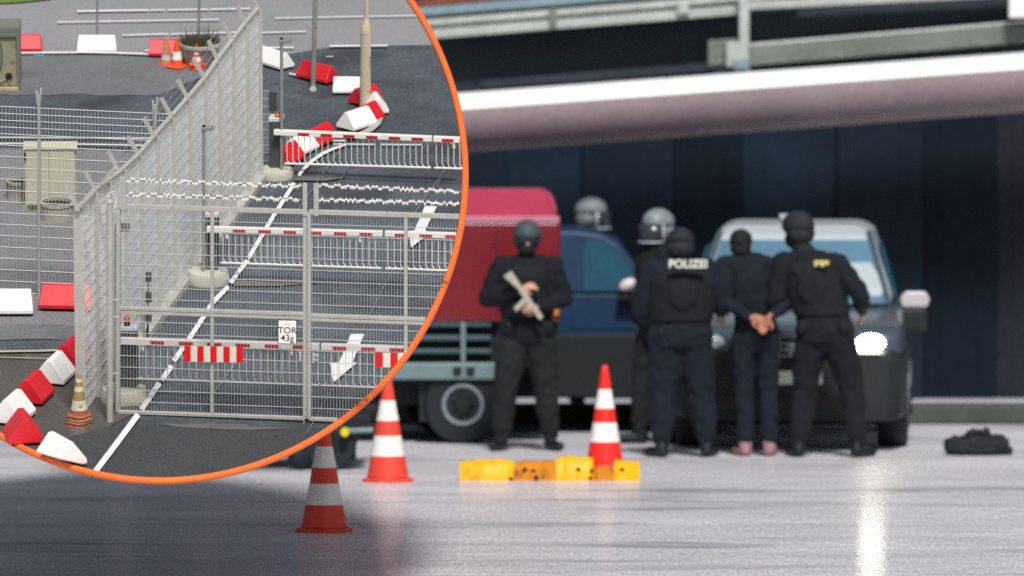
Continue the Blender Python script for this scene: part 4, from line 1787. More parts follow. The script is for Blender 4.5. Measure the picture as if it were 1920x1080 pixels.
b = MB()
b.loft([rr(.80, .52, .93, .03), rr(.88, .48, .98, .10), rr(.915, .46, 1.02, .3), rr(.925, .46, 1.09, .8), rr(.925, .46, 1.15, 1.25), rr(.92, .46, 1.15, 4.2, .1), rr(.90, .5, 1.12, 4.6, .1)])
b.build('body', m_silver, o, M=LOCAL, smooth=True)
b = MB()
b.loft([rr(.80, .25, .80, -.06, .1), rr(.90, .25, .82, .02, .08), rr(.94, .25, .84, .42, .06)])
b.build('bumper', m_plas, o, M=LOCAL, smooth=True)
b = MB()
b.loft([rr(.50, .745, .92, .012, .04), rr(.48, .76, .905, -.072, .04)])
gr = b.build('grille', m_plas, o, M=LOCAL)
b = MB()
for k in range(3):
    b.box((-.46, -.084, .775 + k * .05), (.46, -.073, .79 + k * .05))
b.build('grille_bars', m_rim, gr, M=LOCAL)
# cabin: pillars + roof as one shell, glass set into it
ring_ = lambda w_, z, y0, y1: [V((-w_, y0, z)), V((w_, y0, z)), V((w_, y1, z)), V((-w_, y1, z))]
b = MB()
b.loft([ring_(.84, 1.14, 1.2, 4.45), ring_(.80, 1.30, 1.38, 4.40), ring_(.655, 1.72, 2.0, 4.2), ring_(.59, 1.79, 2.2, 4.0)])
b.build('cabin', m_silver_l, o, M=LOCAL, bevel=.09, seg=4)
b = MB()


def wsf(x, z, off):                  # a point on the windscreen plane
    t = (z - 1.14) / (1.72 - 1.14)
    hw = .84 + (.655 - .84) * t
    y = 1.2 + (2.0 - 1.2) * t
    return V((x * hw, y - off, z + off * .6))


b.loft([[wsf(-.93, 1.16, -.01), wsf(.93, 1.16, -.01), wsf(.91, 1.665, -.01), wsf(-.91, 1.665, -.01)], [wsf(-.93, 1.16, .012), wsf(.93, 1.16, .012), wsf(.91, 1.665, .012), wsf(-.91, 1.665, .012)]])
b.build('windscreen', m_glass2, o, M=LOCAL)
b = MB()
b.bar(wsf(.955, 1.15, .012), wsf(.955, 1.74, .012), (.022, 0, 0), (0, -.012, .006))
b.build('pillar_trim', m_silver, o, M=LOCAL)
b = MB()
b.bar(wsf(-.955, 1.15, .012), wsf(-.955, 1.74, .012), (.022, 0, 0), (0, -.012, .006))
b.build('pillar_trim', m_silver, o, M=LOCAL)
b = MB()
b.bar(wsf(-.4, 1.165, .016), wsf(.1, 1.23, .016), (0, -.004, .01), (0, .004, .004))
b.build('wiper', m_black, o, M=LOCAL)
for s in (-1, 1):
    b = MB()
    b.loft([[V((s * (.855 - .0 * k), 1.55, 1.22)), V((s * .855, 3.9, 1.22)), V((s * .72, 3.8, 1.62)), V((s * .74, 2.0, 1.62))], [V((s * .835, 1.55, 1.22)), V((s * .835, 3.9, 1.22)), V((s * .70, 3.8, 1.62)), V((s * .72, 2.0, 1.62))]])
    b.build('side_window', m_glass, o, M=LOCAL)
    b = MB()
    b.loft([[V((s * x, y, z)) for x, z in ((.90, 1.13), (1.11, 1.13), (1.135, 1.20), (1.10, 1.265), (.93, 1.265), (.885, 1.21))] for y in (1.30, 1.42)])
    mo = b.build('mirror', m_mirr, o, M=LOCAL, bevel=.02)
    b = MB()
    b.box((s * 1.0 - .11, 1.31, .93), (s * 1.0 + .11, 1.41, 1.128))
    b.build('mirror_foot', m_plas, mo, M=LOCAL, bevel=.03)
    b = MB()
    b.bar((s * .84, 1.38, 1.08), (s * .92, 1.38, 1.06), (0, .03, 0), (0, 0, .03))
    b.build('mirror_stalk', m_plas, mo, M=LOCAL)
    wheel(o, (s * .83, .88, .38), .38, .25, 'x', .22)
    wheel(o, (s * .83, 3.6, .38), .38, .25, 'x', .22)
    b = MB()
    for k in range(9):
        pass
    ringa = [V((s * .90, .88 + .43 * cos(R(a)), .38 + .43 * sin(R(a)))) for a in range(-10, 191, 20)]
    b.tube(ringa, .05, 6)
    b.build('wheel_arch', m_plas, o, M=LOCAL)
b = MB()
b.ell((.655, .04, .885), (.125, .05, .072), n=14)
hl = b.build('headlight', m_lamp, o, M=LOCAL, smooth='all')
b = MB()
b.ell((.50, .03, .845), (.075, .045, .04), n=12)
b.build('headlight', m_lamp, o, M=LOCAL, smooth='all')
b = MB()
b.ell((-.655, .04, .885), (.125, .05, .072), n=14)
b.build('headlight', m_lampoff, o, M=LOCAL, smooth='all')
for s in (-1, 1):
    b = MB()
    b.box((s * .66 - .11, -.03, .60), (s * .66 + .11, .08, .665))
    b.build('fog_lamp_trim', m_plate, o, M=LOCAL, bevel=.02)
b = MB()
b.ell((0, -.085, .845), (.045, .012, .045), n=14)
b.build('badge', m_rim, gr, M=LOCAL, smooth='all')
b = MB()
for s in (-1,):
    b.tube([wsf(-.84, 1.148, .012) + V((0, -.02, 0)), wsf(.84, 1.148, .012) + V((0, -.02, 0))], .014, 6)
b.build('hood_gap', m_black, o, M=LOCAL)
b = MB()
b.box((-.62, -.075, .34), (.62, -.055, .46))
b.build('lower_grille', m_black, o, M=LOCAL, bevel=.01)
b = MB()
b.box((-.26, -.085, .55), (.26, -.062, .66))
b.build('number_plate', m_plate, o, M=LOCAL, bevel=.004)

# ------------------------------------------------------------------ the three cones on the apron
GM = 'red and white traffic cones on the apron'
for lab, px, py, H, m in (('red and white traffic cone nearest the camera, its tip hidden by the orange rim', 608, 997, .72, m_c_red2),
                          ('red and white traffic cone right behind the orange rim, left of the big wheel', 727, 903, .75, m_c_red2),
                          ('bright red and white traffic cone standing at the yellow kerb', 1134, 874, .73, m_c_red)):
    p = gp(px, py)
    o = root('traffic_cone', lab, 'traffic cone', p, rz=.2 + px, group=GM)
    cone(o, H, .155 if px < 1000 else .14, [(0, m), (.21, m_c_wh), (.41, m), (.56, m_c_wh), (.76, m)], [m], .19, bh=.035)

# ------------------------------------------------------------------ yellow rubber kerb lying on the ground
o = root('yellow_kerb', 'low yellow and orange worn rubber kerb lying across the apron under the cone', 'kerb piece', gp(1030, 900))
KY = gp(1030, 900).y
for x0, x1, h0, h1, m in ((862, 964, 38, 40, m_yel), (963, 1043, 37, 38, m_orj), (1042, 1112, 46, 46, m_yel), (1111, 1152, 27, 25, m_orj), (1151, 1199, 40, 36, m_yel)):
    b = MB()
    rings = []
    for k in range(13):
        t = k / 12
        x = at(x0 + (x1 - x0) * t, 900, KY).x
        h = (h0 + (h1 - h0) * t + random.uniform(-3.0, 1.8)) * KY / F
        e = 1 - .10 * (abs(t - .5) * 2) ** 8
        d = .12 + random.uniform(-.012, .012)
        rings.append([V((x, KY - d, 0.0)), V((x, KY - d * .95, h * .62 * e)), V((x, KY - d * .55, h * .93 * e)), V((x, KY, h * e)), V((x, KY + d * .6, h * .9 * e)), V((x, KY + d, 0.0))])
    b.loft(rings)
    b.build('kerb_segment', m, o, smooth=True)
b = MB()
for i in range(9):
    x = at(random.choice([968, 1038, 1114, 1150, 870, 1000, 1100]) + random.gauss(0, 9), 900, KY).x
    b.ell((x, KY - .118 - random.random() * .01, random.uniform(.01, .09)), (.02, .012, .012), n=6)
b.build('tar_smudges', m_chas, o)

# ------------------------------------------------------------------ dark bag on the ground at the right
from mathutils import noise as _nz
gpb = gp(1828, 853)
bm = bmesh.new()
for c_, r_ in (((-.12, 0, .07), (.13, .16, .08)), ((.02, 0, .09), (.14, .16, .10)), ((.16, .02, .075), (.11, .15, .09)), ((.0, 0, .04), (.24, .17, .05)), ((.1, 0, .15), (.03, .05, .07)), ((-.02, 0, .15), (.035, .06, .06)), ((.0, .0, .14), (.02, .04, .05)), ((.24, 0, .03), (.06, .07, .03))):
    t = bmesh.ops.create_icosphere(bm, subdivisions=4, radius=1)
    for v in t['verts']:
        v.co = V((v.co.x * r_[0] + c_[0], v.co.y * r_[1] + c_[1], max(0, v.co.z * r_[2] + c_[2])))
me = bpy.data.meshes.new('duffel_bag')
bm.to_mesh(me)
bm.free()
o = bpy.data.objects.new('duffel_bag', None)
COL.objects.link(o)
o.location = gpb
tag(o, 'crumpled black bag lying on the wet ground right of the silver car', 'bag')


def remeshed(name, me, m, parent, voxel, smooth=4, disp=0.0, dscale=.06, loc=None):
    t = bpy.data.objects.new(name + '_tmp', me)
    COL.objects.link(t)
    r = t.modifiers.new('r', 'REMESH')
    r.mode = 'VOXEL'
    r.voxel_size = voxel
    s_ = t.modifiers.new('s', 'SMOOTH')
    s_.factor = .5
    s_.iterations = smooth
    dg = bpy.context.evaluated_depsgraph_get()
    out = bpy.data.meshes.new_from_object(t.evaluated_get(dg))
    bpy.data.objects.remove(t)
    out.name = name
    if disp:
        ns = [v.normal.copy() for v in out.vertices]
        for v, n in zip(out.vertices, ns):
            q = v.co / dscale
            f_ = _nz.noise(q) + .5 * _nz.noise(V((q.x * 2.1, q.y * 2.1, q.z * 1.1)) + V((7, 3, 1)))
            v.co += n * f_ * disp
    out.materials.clear()
    out.materials.append(m)
    for p in out.polygons:
        p.use_smooth = True
    ob = bpy.data.objects.new(name, out)
    COL.objects.link(ob)
    ob.parent = parent
    return ob


remeshed('bag_body', me, m_bag, o, .012, 3, .018, .05)
b = MB()
b.tube([V((-.1, -.1, .12)), V((-.06, -.12, .19)), V((.04, -.12, .2)), V((.1, -.1, .13))], .012, 8)
b.build('handle', m_black, o, M=LOCAL, smooth='all')
b = MB()
b.ell((-.07, -.06, .155), (.022, .015, .018))
b.build('buckle', m_mirr, o, M=LOCAL)
# ================================================================== PEOPLE
m_cloth = mat('black_uniform_cloth', lin(10, 15, 24), rough=.9, big=.25, bigs=3, fine=.45, fines=48)
m_cloth_b = mat('brownish_black_uniform_cloth', lin(24, 26, 29), rough=.9, big=.3, bigs=4, fine=.5, fines=48)
m_navy = mat('navy_uniform_cloth', lin(7, 18, 32), rough=.9, big=.2, bigs=3, fine=.4, fines=48)
m_vest = mat('dark_ballistic_vest', lin(12, 17, 24), rough=.85, big=.2, bigs=5, fine=.4, fines=50)
m_boot = mat('black_boots', lin(16, 20, 26), rough=.6)
m_helm = mat('grey_helmet_shell', lin(122, 132, 136), rough=.5, fine=.25, fines=50)
m_helmm = mat('slate_helmet_shell', lin(62, 74, 80), rough=.6, fine=.3, fines=50)
m_helmd = mat('dark_helmet_cover', lin(30, 34, 42), rough=.8, fine=.45, fines=50)
m_visor = mat('pale_visor_edge', lin(170, 182, 188), rough=.25, spec=.7)
m_visg = mat('smoky_visor', lin(44, 52, 60), rough=.2, spec=.6)
m_skin = mat('skin', lin(196, 150, 128), rough=.6, big=.06, bigs=20)
m_skin_d = mat('tanned_skin', lin(168, 112, 88), rough=.6, big=.08, bigs=20)
m_hair = mat('short_black_hair', lin(22, 22, 28), rough=.8, fine=.4, fines=70)
m_bala = mat('black_balaclava', lin(26, 30, 34), rough=.95)
m_eye = mat('eyes', lin(30, 24, 22), rough=.2)
m_patch = mat('pale_reflective_lettering', lin(222, 224, 214), rough=.4)
m_patch_y = mat('yellow_back_mark', lin(208, 190, 120), rough=.5)
m_gun = mat('pale_worn_rifle', lin(178, 172, 158), rough=.5, metal=.2, big=.15, bigs=20)
m_gund = mat('dark_rifle_parts', lin(40, 42, 44), rough=.5)
m_shoe = mat('pale_rosy_shoes', lin(150, 112, 116), rough=.7, big=.15, bigs=20)


class Fig:
    def __init__(s):
        s.bm = bmesh.new()

    def ell(s, c, r, rot=None, sub=3):
        t = bmesh.ops.create_icosphere(s.bm, subdivisions=sub, radius=1)
        for v in t['verts']:
            p = V((v.co.x * r[0], v.co.y * r[1], v.co.z * r[2]))
            if rot:
                p = rot @ p
            v.co = p + V(c)

    def limb(s, pts, rads, n=14):
        pts = [V(p) for p in pts]
        for i in range(len(pts)):
            s.ell(pts[i], (rads[i],) * 3, sub=2)
        for i in range(len(pts) - 1):
            b = MB()
            b.tube([pts[i], pts[i + 1]], [rads[i], rads[i + 1]], n)
            s.raw(b)

    def raw(s, b):
        vs = [s.bm.verts.new(v) for v in b.v]
        for f in b.f:
            try:
                s.bm.faces.new([vs[i] for i in f])
            except ValueError:
                pass

    def torso(s, rings, n=20):
        b = MB()
        b.loft([[V((c[0] + rx * cos(2 * pi * k / n), c[1] + ry * sin(2 * pi * k / n), c[2])) for k in range(n)] for c, rx, ry in rings])
        s.raw(b)

    def mesh(s, name):
        bmesh.ops.recalc_face_normals(s.bm, faces=s.bm.faces)
        me = bpy.data.meshes.new(name)
        s.bm.to_mesh(me)
        s.bm.free()
        return me


def hand(F_, wrist, d, palm_n, side, curl=.6, k=1.0):
    """palm and five fingers; d = direction of the fingers, palm_n = the way the palm faces, side = +1/-1 thumb side"""
    d = V(d).normalized()
    pn = V(palm_n)
    pn = (pn - d * pn.dot(d)).normalized()
    ac = d.cross(pn).normalized() * side
    wr = V(wrist)
    M3 = Matrix((ac, pn, d)).transposed()
    F_.ell(wr + d * .052 * k, (.041 * k, .017 * k, .056 * k), M3)
    F_.limb([wr - d * .02, wr + d * .03 * k], [.027 * k, .026 * k], 10)
    for i, (off, ln) in enumerate(((.031, .072), (.011, .082), (-.010, .076), (-.029, .060))):
        p = wr + d * (.092 * k) + ac * off * k
        c = curl * (1 + .12 * i)
        pts = [p - d * .02]
        dirv = d
        for j, f_ in enumerate((.45, .32, .25)):
            ang = c * (j + .6) * .62
            dirv = (d * cos(ang) + pn * sin(ang)).normalized()
            pts.append(pts[-1] + dirv * ln * f_ * k * 1.15)
        F_.limb(pts, [.0095 * k, .0092 * k, .0085 * k, .0072 * k], 8)
    tb = wr + d * .03 * k + ac * .032 * k
    t1 = tb + (ac * .75 + d * .55 + pn * .25).normalized() * .036 * k
    t2 = t1 + (ac * .25 + d * .85 + pn * .45).normalized() * .03 * k
    F_.limb([tb - ac * .012, tb, t1, t2], [.013 * k, .0125 * k, .0105 * k, .008 * k], 8)


def person(label, px, py, face, P, skin=m_skin, jacket=m_cloth, trousers=m_cloth, boots=m_boot, scale=1.0, Y=None, head=None, vest=True, bulk=1.0):
    base = gp(px, py) if Y is None else V((at(px, 540, Y).x, Y, 0))
    o = root('person', label, 'person', base, rz=R(face), scale=scale, group=None)
    ln = P.get('lean', (0, 0))
    sh = lambda z: (ln[0] * max(0, (z - .95)) / .8, ln[1] * max(0, (z - .95)) / .8)
    T = lambda x, y, z: V((x + sh(z)[0], y + sh(z)[1], z))
    hl, hr = V((.095, 0, .93)), V((-.095, 0, .93))
    kl, kr = V(P.get('kl', (.12, -.03, .50))), V(P.get('kr', (-.12, -.03, .50)))
    al, ar = V(P.get('al', (.13, .02, .09))), V(P.get('ar', (-.13, .02, .09)))
    tl, tr = V(P.get('tl', (.04, -.16, -.05))), V(P.get('tr', (-.04, -.16, -.05)))
    sl, sr = T(.195, 0, 1.46), T(-.195, 0, 1.46)
    el, er = V(P.get('el', (.30, .04, 1.16))), V(P.get('er', (-.30, .04, 1.16)))
    wl, wr = V(P.get('wl', (.27, -.12, .92))), V(P.get('wr', (-.27, -.12, .92)))
    tors = [(T(0, .0, .86), .155, .105), (T(0, 0, .95), .165, .115), (T(0, 0, 1.08), .142, .10), (T(0, 0, 1.22), .16, .112), (T(0, 0, 1.36), .182, .118), (T(0, 0, 1.45), .165, .10), (T(0, 0, 1.505), .09, .075), (T(0, 0, 1.55), .058, .06)]
    hc = T(*V(P.get('hc', (0, -.02, 1.69))))
    hrz = R(P.get('hrz', 0))
    hrx = R(P.get('hrx', 0))
    HM = Matrix.Rotation(hrz, 3, 'Z') @ Matrix.Rotation(hrx, 3, 'X')
    H = lambda x, y, z: hc + HM @ V((x, y, z))
    # --- the body: one continuous surface
    B = Fig()
    B.torso([(c, rx * .93, ry * .93) for c, rx, ry in tors])
    B.limb([T(0, .01, 1.50), H(0, .015, -.07)], [.058, .054])
    B.ell(H(0, .008, .03), (.075, .094, .095), HM)
    B.ell(H(0, -.025, -.055), (.055, .062, .062), HM)
    B.ell(H(0, -.098, -.018), (.014, .018, .022), HM, 2)
    B.ell(H(0, -.088, -.062), (.026, .012, .009), HM, 2)
    B.ell(H(0, -.074, .022), (.052, .022, .012), HM, 2)
    for s in (-1, 1):
        B.ell(H(s * .076, .01, -.012), (.010, .02, .032), HM, 2)
    for s_, e_, w_ in ((sl, el, wl), (sr, er, wr)):
        B.limb([s_, e_, w_], [.052, .040, .028])
    hand(B, wl, P.get('hl', wl - el), P.get('pl', (-1, 0, 0)), P.get('sl', 1), P.get('cl', .6))
    hand(B, wr, P.get('hr', wr - er), P.get('pr', (1, 0, 0)), P.get('sr', -1), P.get('cr', .6))
    for h_, k_, a_, t_ in ((hl, kl, al, tl), (hr, kr, ar, tr)):
        B.limb([h_, k_, a_], [.085, .056, .034])
        B.limb([a_ - V((0, 0, .03)), a_ + t_ * .8], [.028, .022])
    remeshed('body', B.mesh('b'), skin, o, .0075, 3)
    # --- clothes
    J = Fig()
    q = bulk
    J.torso([(c, rx * 1.06 * q + .012, ry * 1.08 * q + .012) for c, rx, ry in tors[:-1]] + [(tors[-1][0] - V((0, 0, .015)), .068, .068)])
    for s_, e_, w_ in ((sl, el, wl), (sr, er, wr)):
        d = (w_ - e_).normalized()
        mid = (s_ + e_) / 2
        J.limb([s_ + V((0, 0, -.01)), mid, e_, e_ + d * (w_ - e_).length * .5, w_ - d * .015], [.078 * q, .072 * q, .060 * q, .054 * q, .040])
    J.limb([sl, T(0, .01, 1.48), sr], [.07, .09, .07])
    remeshed('jacket', J.mesh('j'), jacket, o, .012, 3, .012, .07)
    Tr = Fig()
    Tr.torso([((0, 0, .80), .12, .10), ((0, 0, .86), .168, .128), ((0, 0, .98), .172, .128), ((0, 0, 1.04), .15, .11)])
    for h_, k_, a_ in ((hl, kl, al), (hr, kr, ar)):
        mid = (h_ + k_) / 2
        low = (k_ + a_) / 2
        Tr.limb([h_ + V((0, 0, -.03)), mid, k_, low, a_ + V((0, 0, .05))], [.105 * q, .097 * q, .080 * q, .074 * q, .066])
    remeshed('trousers', Tr.mesh('t'), trousers, o, .012, 3, .013, .075)
    for a_, t_ in ((al, tl), (ar, tr)):
        Bo = Fig()
        lo = V((a_.x, a_.y, .045))
        tt = V((a_.x + t_.x, a_.y + t_.y, .04))
        Bo.limb([a_ + V((0, 0, .16)) + V((-a_.x * .03, -.02, 0)), a_ + V((0, 0, .03)), lo + V((0, .02, 0))], [.055, .053, .05])
        Bo.limb([lo + V((0, .03, -.003)), (lo + tt) / 2, tt], [.042, .042, .036])
        bme = Bo.mesh('s')
        for v in bme.vertices:
            v.co.z = max(v.co.z, 0.002)
        remeshed('boot', bme, boots, o, .011, 2)
    if vest:
        Ve = Fig()
        Ve.torso([(T(0, 0, 1.06), .172 * q, .135 * q), (T(0, 0, 1.2), .188 * q, .148 * q), (T(0, 0, 1.38), .20 * q, .152 * q), (T(0, 0, 1.46), .155 * q, .125 * q), (T(0, 0, 1.49), .13 * q, .10)])
        for x in (-.1, 0, .1):
            Ve.ell(T(x, -.15 * q, 1.12), (.045, .035, .065), sub=2)
        Ve.ell(T(.12, -.13 * q, 1.36), (.03, .03, .075), sub=2)
        Ve.limb([T(.125, -.13 * q, 1.40), T(.15, -.10 * q, 1.52)], [.012, .010], 6)
        for s in (-1, 1):
            Ve.ell((s * .20, -.01, .78), (.04, .07, .11), sub=2)
            Ve.limb([T(s * .10, -.12 * q, 1.42), T(s * .12, .0, 1.52), T(s * .10, .13 * q, 1.40)], [.028, .03, .028], 8)
        Ve.ell(T(0, .15 * q, 1.28), (.12, .03, .13), sub=2)
        for x in (-.15, -.05, .06, .16):
            Ve.ell((x, -.11, .98), (.045, .05, .06), sub=2)
            Ve.ell((x, .12, .98), (.045, .045, .055), sub=2)
        remeshed('vest', Ve.mesh('v'), m_vest, o, .012, 2, .006, .05)
    # --- head gear
    me_ = MB()
    if head != 'hidden':
        e = MB()
        for s in (-1, 1):
            e.ell(H(s * .032, -.086, .008), (.013, .010, .009), n=8)
        e.build('eyes', m_eye, o, M=LOCAL, smooth='all')
    if head in ('helmet', 'helmet_bala', 'helmet_visor', 'dark_helmet'):
        hm = m_helmd if head == 'dark_helmet' else (m_helmm if head == 'helmet_bala' else m_helm)
        e = Fig()
        for zc in range(1):
            e.ell(H(0, .012, .055), (.112, .135, .108), HM)
            e.ell(H(0, .045, -.01), (.112, .098, .095), HM)
        he = remeshed('helmet', e.mesh('h'), hm, o, .012, 2, .003, .03)
        b = MB()
        b.tube([H(.116 * cos(t), .012 + .138 * sin(t), .035) for t in [2 * pi * i / 24 for i in range(25)]], .0045, 6)
        b.build('helmet_rim', m_helmd, he, M=LOCAL, smooth='all')
        if head in ('helmet_visor',):
            b = MB()
            rg = [[H(.118 * sin(R(a)) * k, .0 - .150 * cos(R(a)) * k, z) for a in range(-80, 81, 10)] for z, k in ((.04, 1.0), (-.03, 1.02), (-.10, .97))]
            for r0_, r1_ in zip(rg, rg[1:]):
                for i in range(len(r0_) - 1):
                    b.add([r0_[i], r0_[i + 1], r1_[i + 1], r1_[i]], [(0, 1, 2, 3)])
            v_ = b.build('visor', m_visg, he, M=LOCAL, smooth='all')
            sm = v_.modifiers.new('solid', 'SOLIDIFY')
            sm.thickness = .004
            b = MB()
            b.tube([H(.119 * sin(R(a)), -.152 * cos(R(a)), -.10) for a in range(-80, 81, 10)], .008, 6)
            b.tube([H(.119, -.026, z) for z in (.04, -.10)], .008, 6)
            b.tube([H(-.119, -.026, z) for z in (.04, -.10)], .011, 6)
            b.build('visor_edge', m_visor, he, M=LOCAL, smooth='all')
        if head == 'dark_helmet' and P.get('raised'):
            b = MB()
            rg = [[H(.112 * sin(R(a)), -.01 - .118 * cos(R(a)) - (z - .07) * .25, z) for a in range(-75, 76, 15)] for z in (.07, .135)]
            for i in range(len(rg[0]) - 1):
                b.add([rg[0][i], rg[0][i + 1], rg[1][i + 1], rg[1][i]], [(0, 1, 2, 3)])
            v_ = b.build('raised_visor', m_visor, he, M=LOCAL, smooth='all')
            sm = v_.modifiers.new('solid', 'SOLIDIFY')
            sm.thickness = .006
    if head in ('helmet_bala', 'dark_helmet', 'helmet_visor'):
        e = Fig()
        e.ell(H(0, .005, -.02), (.082, .098, .10), HM)
        e.ell(H(0, -.034, -.058), (.066, .078, .070), HM)
        e.limb([H(0, .015, -.09), T(0, .01, 1.52)], [.068, .075])
        if head == 'helmet_visor':
            e.bm.free()
            e = Fig()
            e.limb([H(0, .02, -.11), T(0, .01, 1.52)], [.066, .075])
        remeshed('balaclava' if head != 'helmet_visor' else 'neck_guard', e.mesh('bl'), m_bala, o, .011, 2)
        if head == 'helmet_bala':
            b = MB()
            b.loft([[H(.07 * sin(R(a)), -.112 * cos(R(a)) + .002, z) for z in (-.004, .026)] + [H(.07 * sin(R(a)), -.098 * cos(R(a)), z) for z in (.026, -.004)] for a in range(-40, 41, 10)])
            b.build('goggles', m_visg, o, M=LOCAL)
    if head == 'hair':
        e = Fig()
        e.ell(H(0, .022, .045), (.086, .098, .098), HM)
        e.ell(H(0, .045, -.005), (.080, .072, .075), HM)
        for i in range(60):
            a, u = random.uniform(0, 2 * pi), random.uniform(-.1, 1)
            z = .05 + .085 * u
            rr_ = math.sqrt(max(0, 1 - u * u))
            e.ell(H(.082 * rr_ * cos(a), .025 + .094 * rr_ * sin(a), z), (.014, .014, .014), sub=1)
        remeshed('hair', e.mesh('hr'), m_hair, o, .008, 1, .004, .02)
    return o, T


# armed officer at the left, facing us
o, T = person('helmeted officer in dark gear facing us, holding a pale rifle across the chest', 988, 845, 3,
              dict(kl=(.15, -.02, .5), kr=(-.17, -.02, .5), al=(.185, .02, .09), ar=(-.20, .02, .09), tl=(.07, -.15, -.05), tr=(-.08, -.15, -.05),
                   el=(.29, .02, 1.20), er=(-.31, .0, 1.20), wl=(.075, -.24, 1.14), wr=(-.055, -.24, 1.28), hl=(-.5, -.3, -.15), hr=(.5, -.25, .25), pl=(0, .6, .4), pr=(0, .5, -.5), cl=1.2, cr=1.2, hc=(.0, -.03, 1.665), hrx=6),
              jacket=m_cloth, trousers=m_cloth_b, head='helmet_bala', scale=1.0, bulk=1.24)
# his rifle
pr = o.location
k = o.rotation_euler
r = root('rifle', 'pale worn rifle held diagonally across the chest of the officer facing us', 'rifle', pr + V((.0, -.275, 1.20)), rz=R(3))
r.matrix_basis = Matrix.Translation(pr + V((.0, -.285, 1.21))) @ Matrix.Rotation(R(3), 4, 'Z') @ Matrix.Rotation(R(56), 4, 'Y') @ Matrix.Scale(.74, 4)
b = MB()
b.box((-.13, -.02, -.028), (.13, .02, .032))
b.build('receiver', m_gun, r, M=LOCAL, bevel=.006)
b = MB()
b.tube([(.13, 0, .01), (.34, 0, .01)], .010, 8)
b.build('barrel', m_gund, r, M=LOCAL)
b = MB()
b.hexa([(-.34, -.018, -.075), (-.13, -.018, -.02), (-.13, .018, -.02), (-.34, .018, -.075), (-.34, -.018, .03), (-.13, -.018, .028), (-.13, .018, .028), (-.34, .018, .03)])
b.build('stock', m_gun, r, M=LOCAL, bevel=.006)
b = MB()
b.hexa([(.0, -.014, -.17), (.05, -.014, -.17), (.05, .014, -.17), (.0, .014, -.17), (-.03, -.014, -.028), (.03, -.014, -.028), (.03, .014, -.028), (-.03, .014, -.028)])
b.build('magazine', m_gun, r, M=LOCAL, bevel=.004)
b = MB()
b.box((-.07, -.012, .034), (.05, .012, .062))
b.build('sight', m_gund, r, M=LOCAL, bevel=.004)
b = MB()
b.box((.13, -.024, -.018), (.26, .024, .036))
b.build('handguard', m_gun, r, M=LOCAL, bevel=.006)

# officer beyond the blue car
person('helmeted officer standing behind the blue car, only head and shoulders showing', 1110, 800, 150, dict(hc=(0, -.01, 1.69), hrz=-55), jacket=m_navy, trousers=m_navy, head='helmet_visor', Y=86.3, scale=1.01, bulk=1.1)
# officer behind the one with the lettering, looking left
person('helmeted officer with pale visor looking left, half hidden behind the broad officer', 1232, 848, -70,
       dict(al=(.10, .1, .09), ar=(-.10, -.1, .09), kl=(.10, .03, .5), kr=(-.1, -.08, .5), el=(.26, .06, 1.18), er=(-.26, .05, 1.18), wl=(.22, -.02, .95), wr=(-.22, -.03, .95), hc=(0, .0, 1.67), hrz=15),
       jacket=m_cloth, trousers=m_cloth_b, head='helmet_visor', Y=81.9, scale=1.03, bulk=1.1)
# officer with POLIZEI on the back
o4, T4 = person('broad officer seen from behind with pale lettering across the back', 1276, 857, 184,
                dict(kl=(.14, -.02, .5), kr=(-.16, -.02, .5), al=(.15, .03, .09), ar=(-.20, .02, .09), tl=(.10, -.13, -.05), tr=(-.08, -.14, -.05),
                     el=(.30, -.02, 1.16), er=(-.33, -.05, 1.20), wl=(.2, -.26, 1.05), wr=(-.34, -.27, 1.12), pr=(0, 0, -1), hc=(.0, -.03, 1.63), hrx=14),
                jacket=m_navy, trousers=m_navy, head='dark_helmet', scale=1.0, bulk=1.45)
wp = o4.matrix_basis @ T4(0, .225, 1.47)
b = MB()
n4 = (o4.matrix_basis.to_3x3() @ V((0, 1, 0))).normalized()
u4 = n4.cross(V((0, 0, -1))).normalized()
ctr4 = V((at(1290, 495, wp.y).x, wp.y - .055, at(1290, 495, wp.y).z))
b.hexa([ctr4 + u4 * (s1 * .132) + V((0, 0, s3 * .040)) + n4 * (s2 * .003) for s3 in (-1, 1) for s1, s2 in ((-1, 1), (1, 1), (1, -1), (-1, -1))])
pb = b.build('back_patch', m_vest, o4)
text(o4, 'back_lettering', 'POLIZEI', m_patch, ctr4 + n4 * .0035, u4, V((0, 0, 1)), n4, .088, bold=.0022)
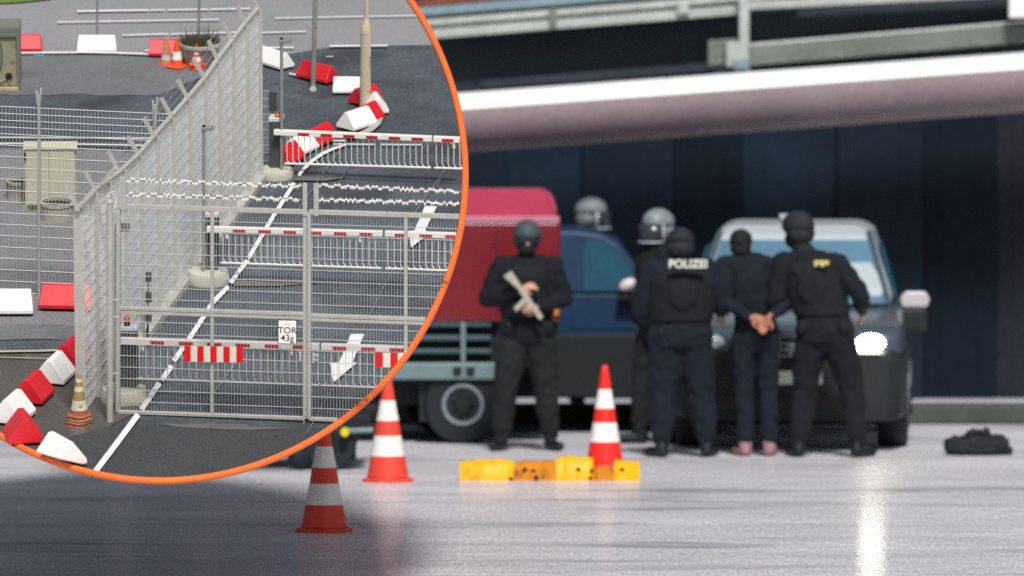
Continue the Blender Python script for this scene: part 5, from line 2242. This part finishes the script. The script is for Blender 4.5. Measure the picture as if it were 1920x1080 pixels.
# the detained man
person('bareheaded man in dark clothes seen from behind, hands together at his back', 1418, 855, 182,
       dict(lean=(.10, 0), kl=(.09, -.02, .5), kr=(-.09, -.02, .5), al=(.085, .03, .09), ar=(-.10, .02, .09), tl=(.06, -.13, -.05), tr=(-.04, -.14, -.05),
            el=(.26, .10, 1.20), er=(-.27, .10, 1.20), wl=(.06, .19, 1.07), wr=(-.09, .20, 1.07), hl=(-.9, .05, -.25), hr=(.5, .06, -.85), pl=(0, 1, .2), pr=(.3, 1, .2), cl=.5, cr=.7, hc=(.035, -.02, 1.60), hrz=-8),
       skin=m_skin_d, jacket=m_navy, trousers=m_navy, boots=m_shoe, head='hair', vest=False, scale=1.02, bulk=.94)
# officer at the right
o6, T6 = person('tall officer seen from behind with raised pale visor and small yellow back mark', 1548, 857, 170,
                dict(lean=(.20, -.06), kl=(.17, -.05, .5), kr=(-.19, -.06, .5), al=(.20, .03, .09), ar=(-.24, .02, .09), tl=(.09, -.13, -.05), tr=(-.10, -.13, -.05),
                     el=(.36, .03, 1.20), er=(-.265, .03, 1.22), wl=(.43, -.06, 1.06), wr=(-.24, -.24, 1.08), hl=(.5, -.2, -.4), hc=(.05, -.05, 1.685), hrz=52, raised=True),
                jacket=m_cloth, trousers=m_cloth, head='dark_helmet', scale=1.04, bulk=1.22)
n6 = (o6.matrix_basis.to_3x3() @ V((0, 1, 0))).normalized()
u6 = n6.cross(V((0, 0, -1))).normalized()
wp = o6.matrix_basis @ T6(0, .2, 1.42)
ctr6 = V((at(1540, 494, wp.y).x, wp.y - .03, at(1540, 494, wp.y).z))
b = MB()
for k_, (dx_, dz_, hw_, hh_) in enumerate(((-.045, .0, .010, .022), (-.022, .008, .016, .012), (.006, -.006, .012, .018), (.036, .006, .022, .014), (.0, .018, .058, .006))):
    c_ = ctr6 + u6 * dx_ + V((0, 0, dz_))
    b.hexa([c_ + u6 * (s1 * hw_) + V((0, 0, s3 * hh_)) + n6 * (s2 * (.002 + .0004 * k_)) for s3 in (-1, 1) for s1, s2 in ((-1, 1), (1, 1), (1, -1), (-1, -1))])
b.build('back_mark', m_patch_y, o6)
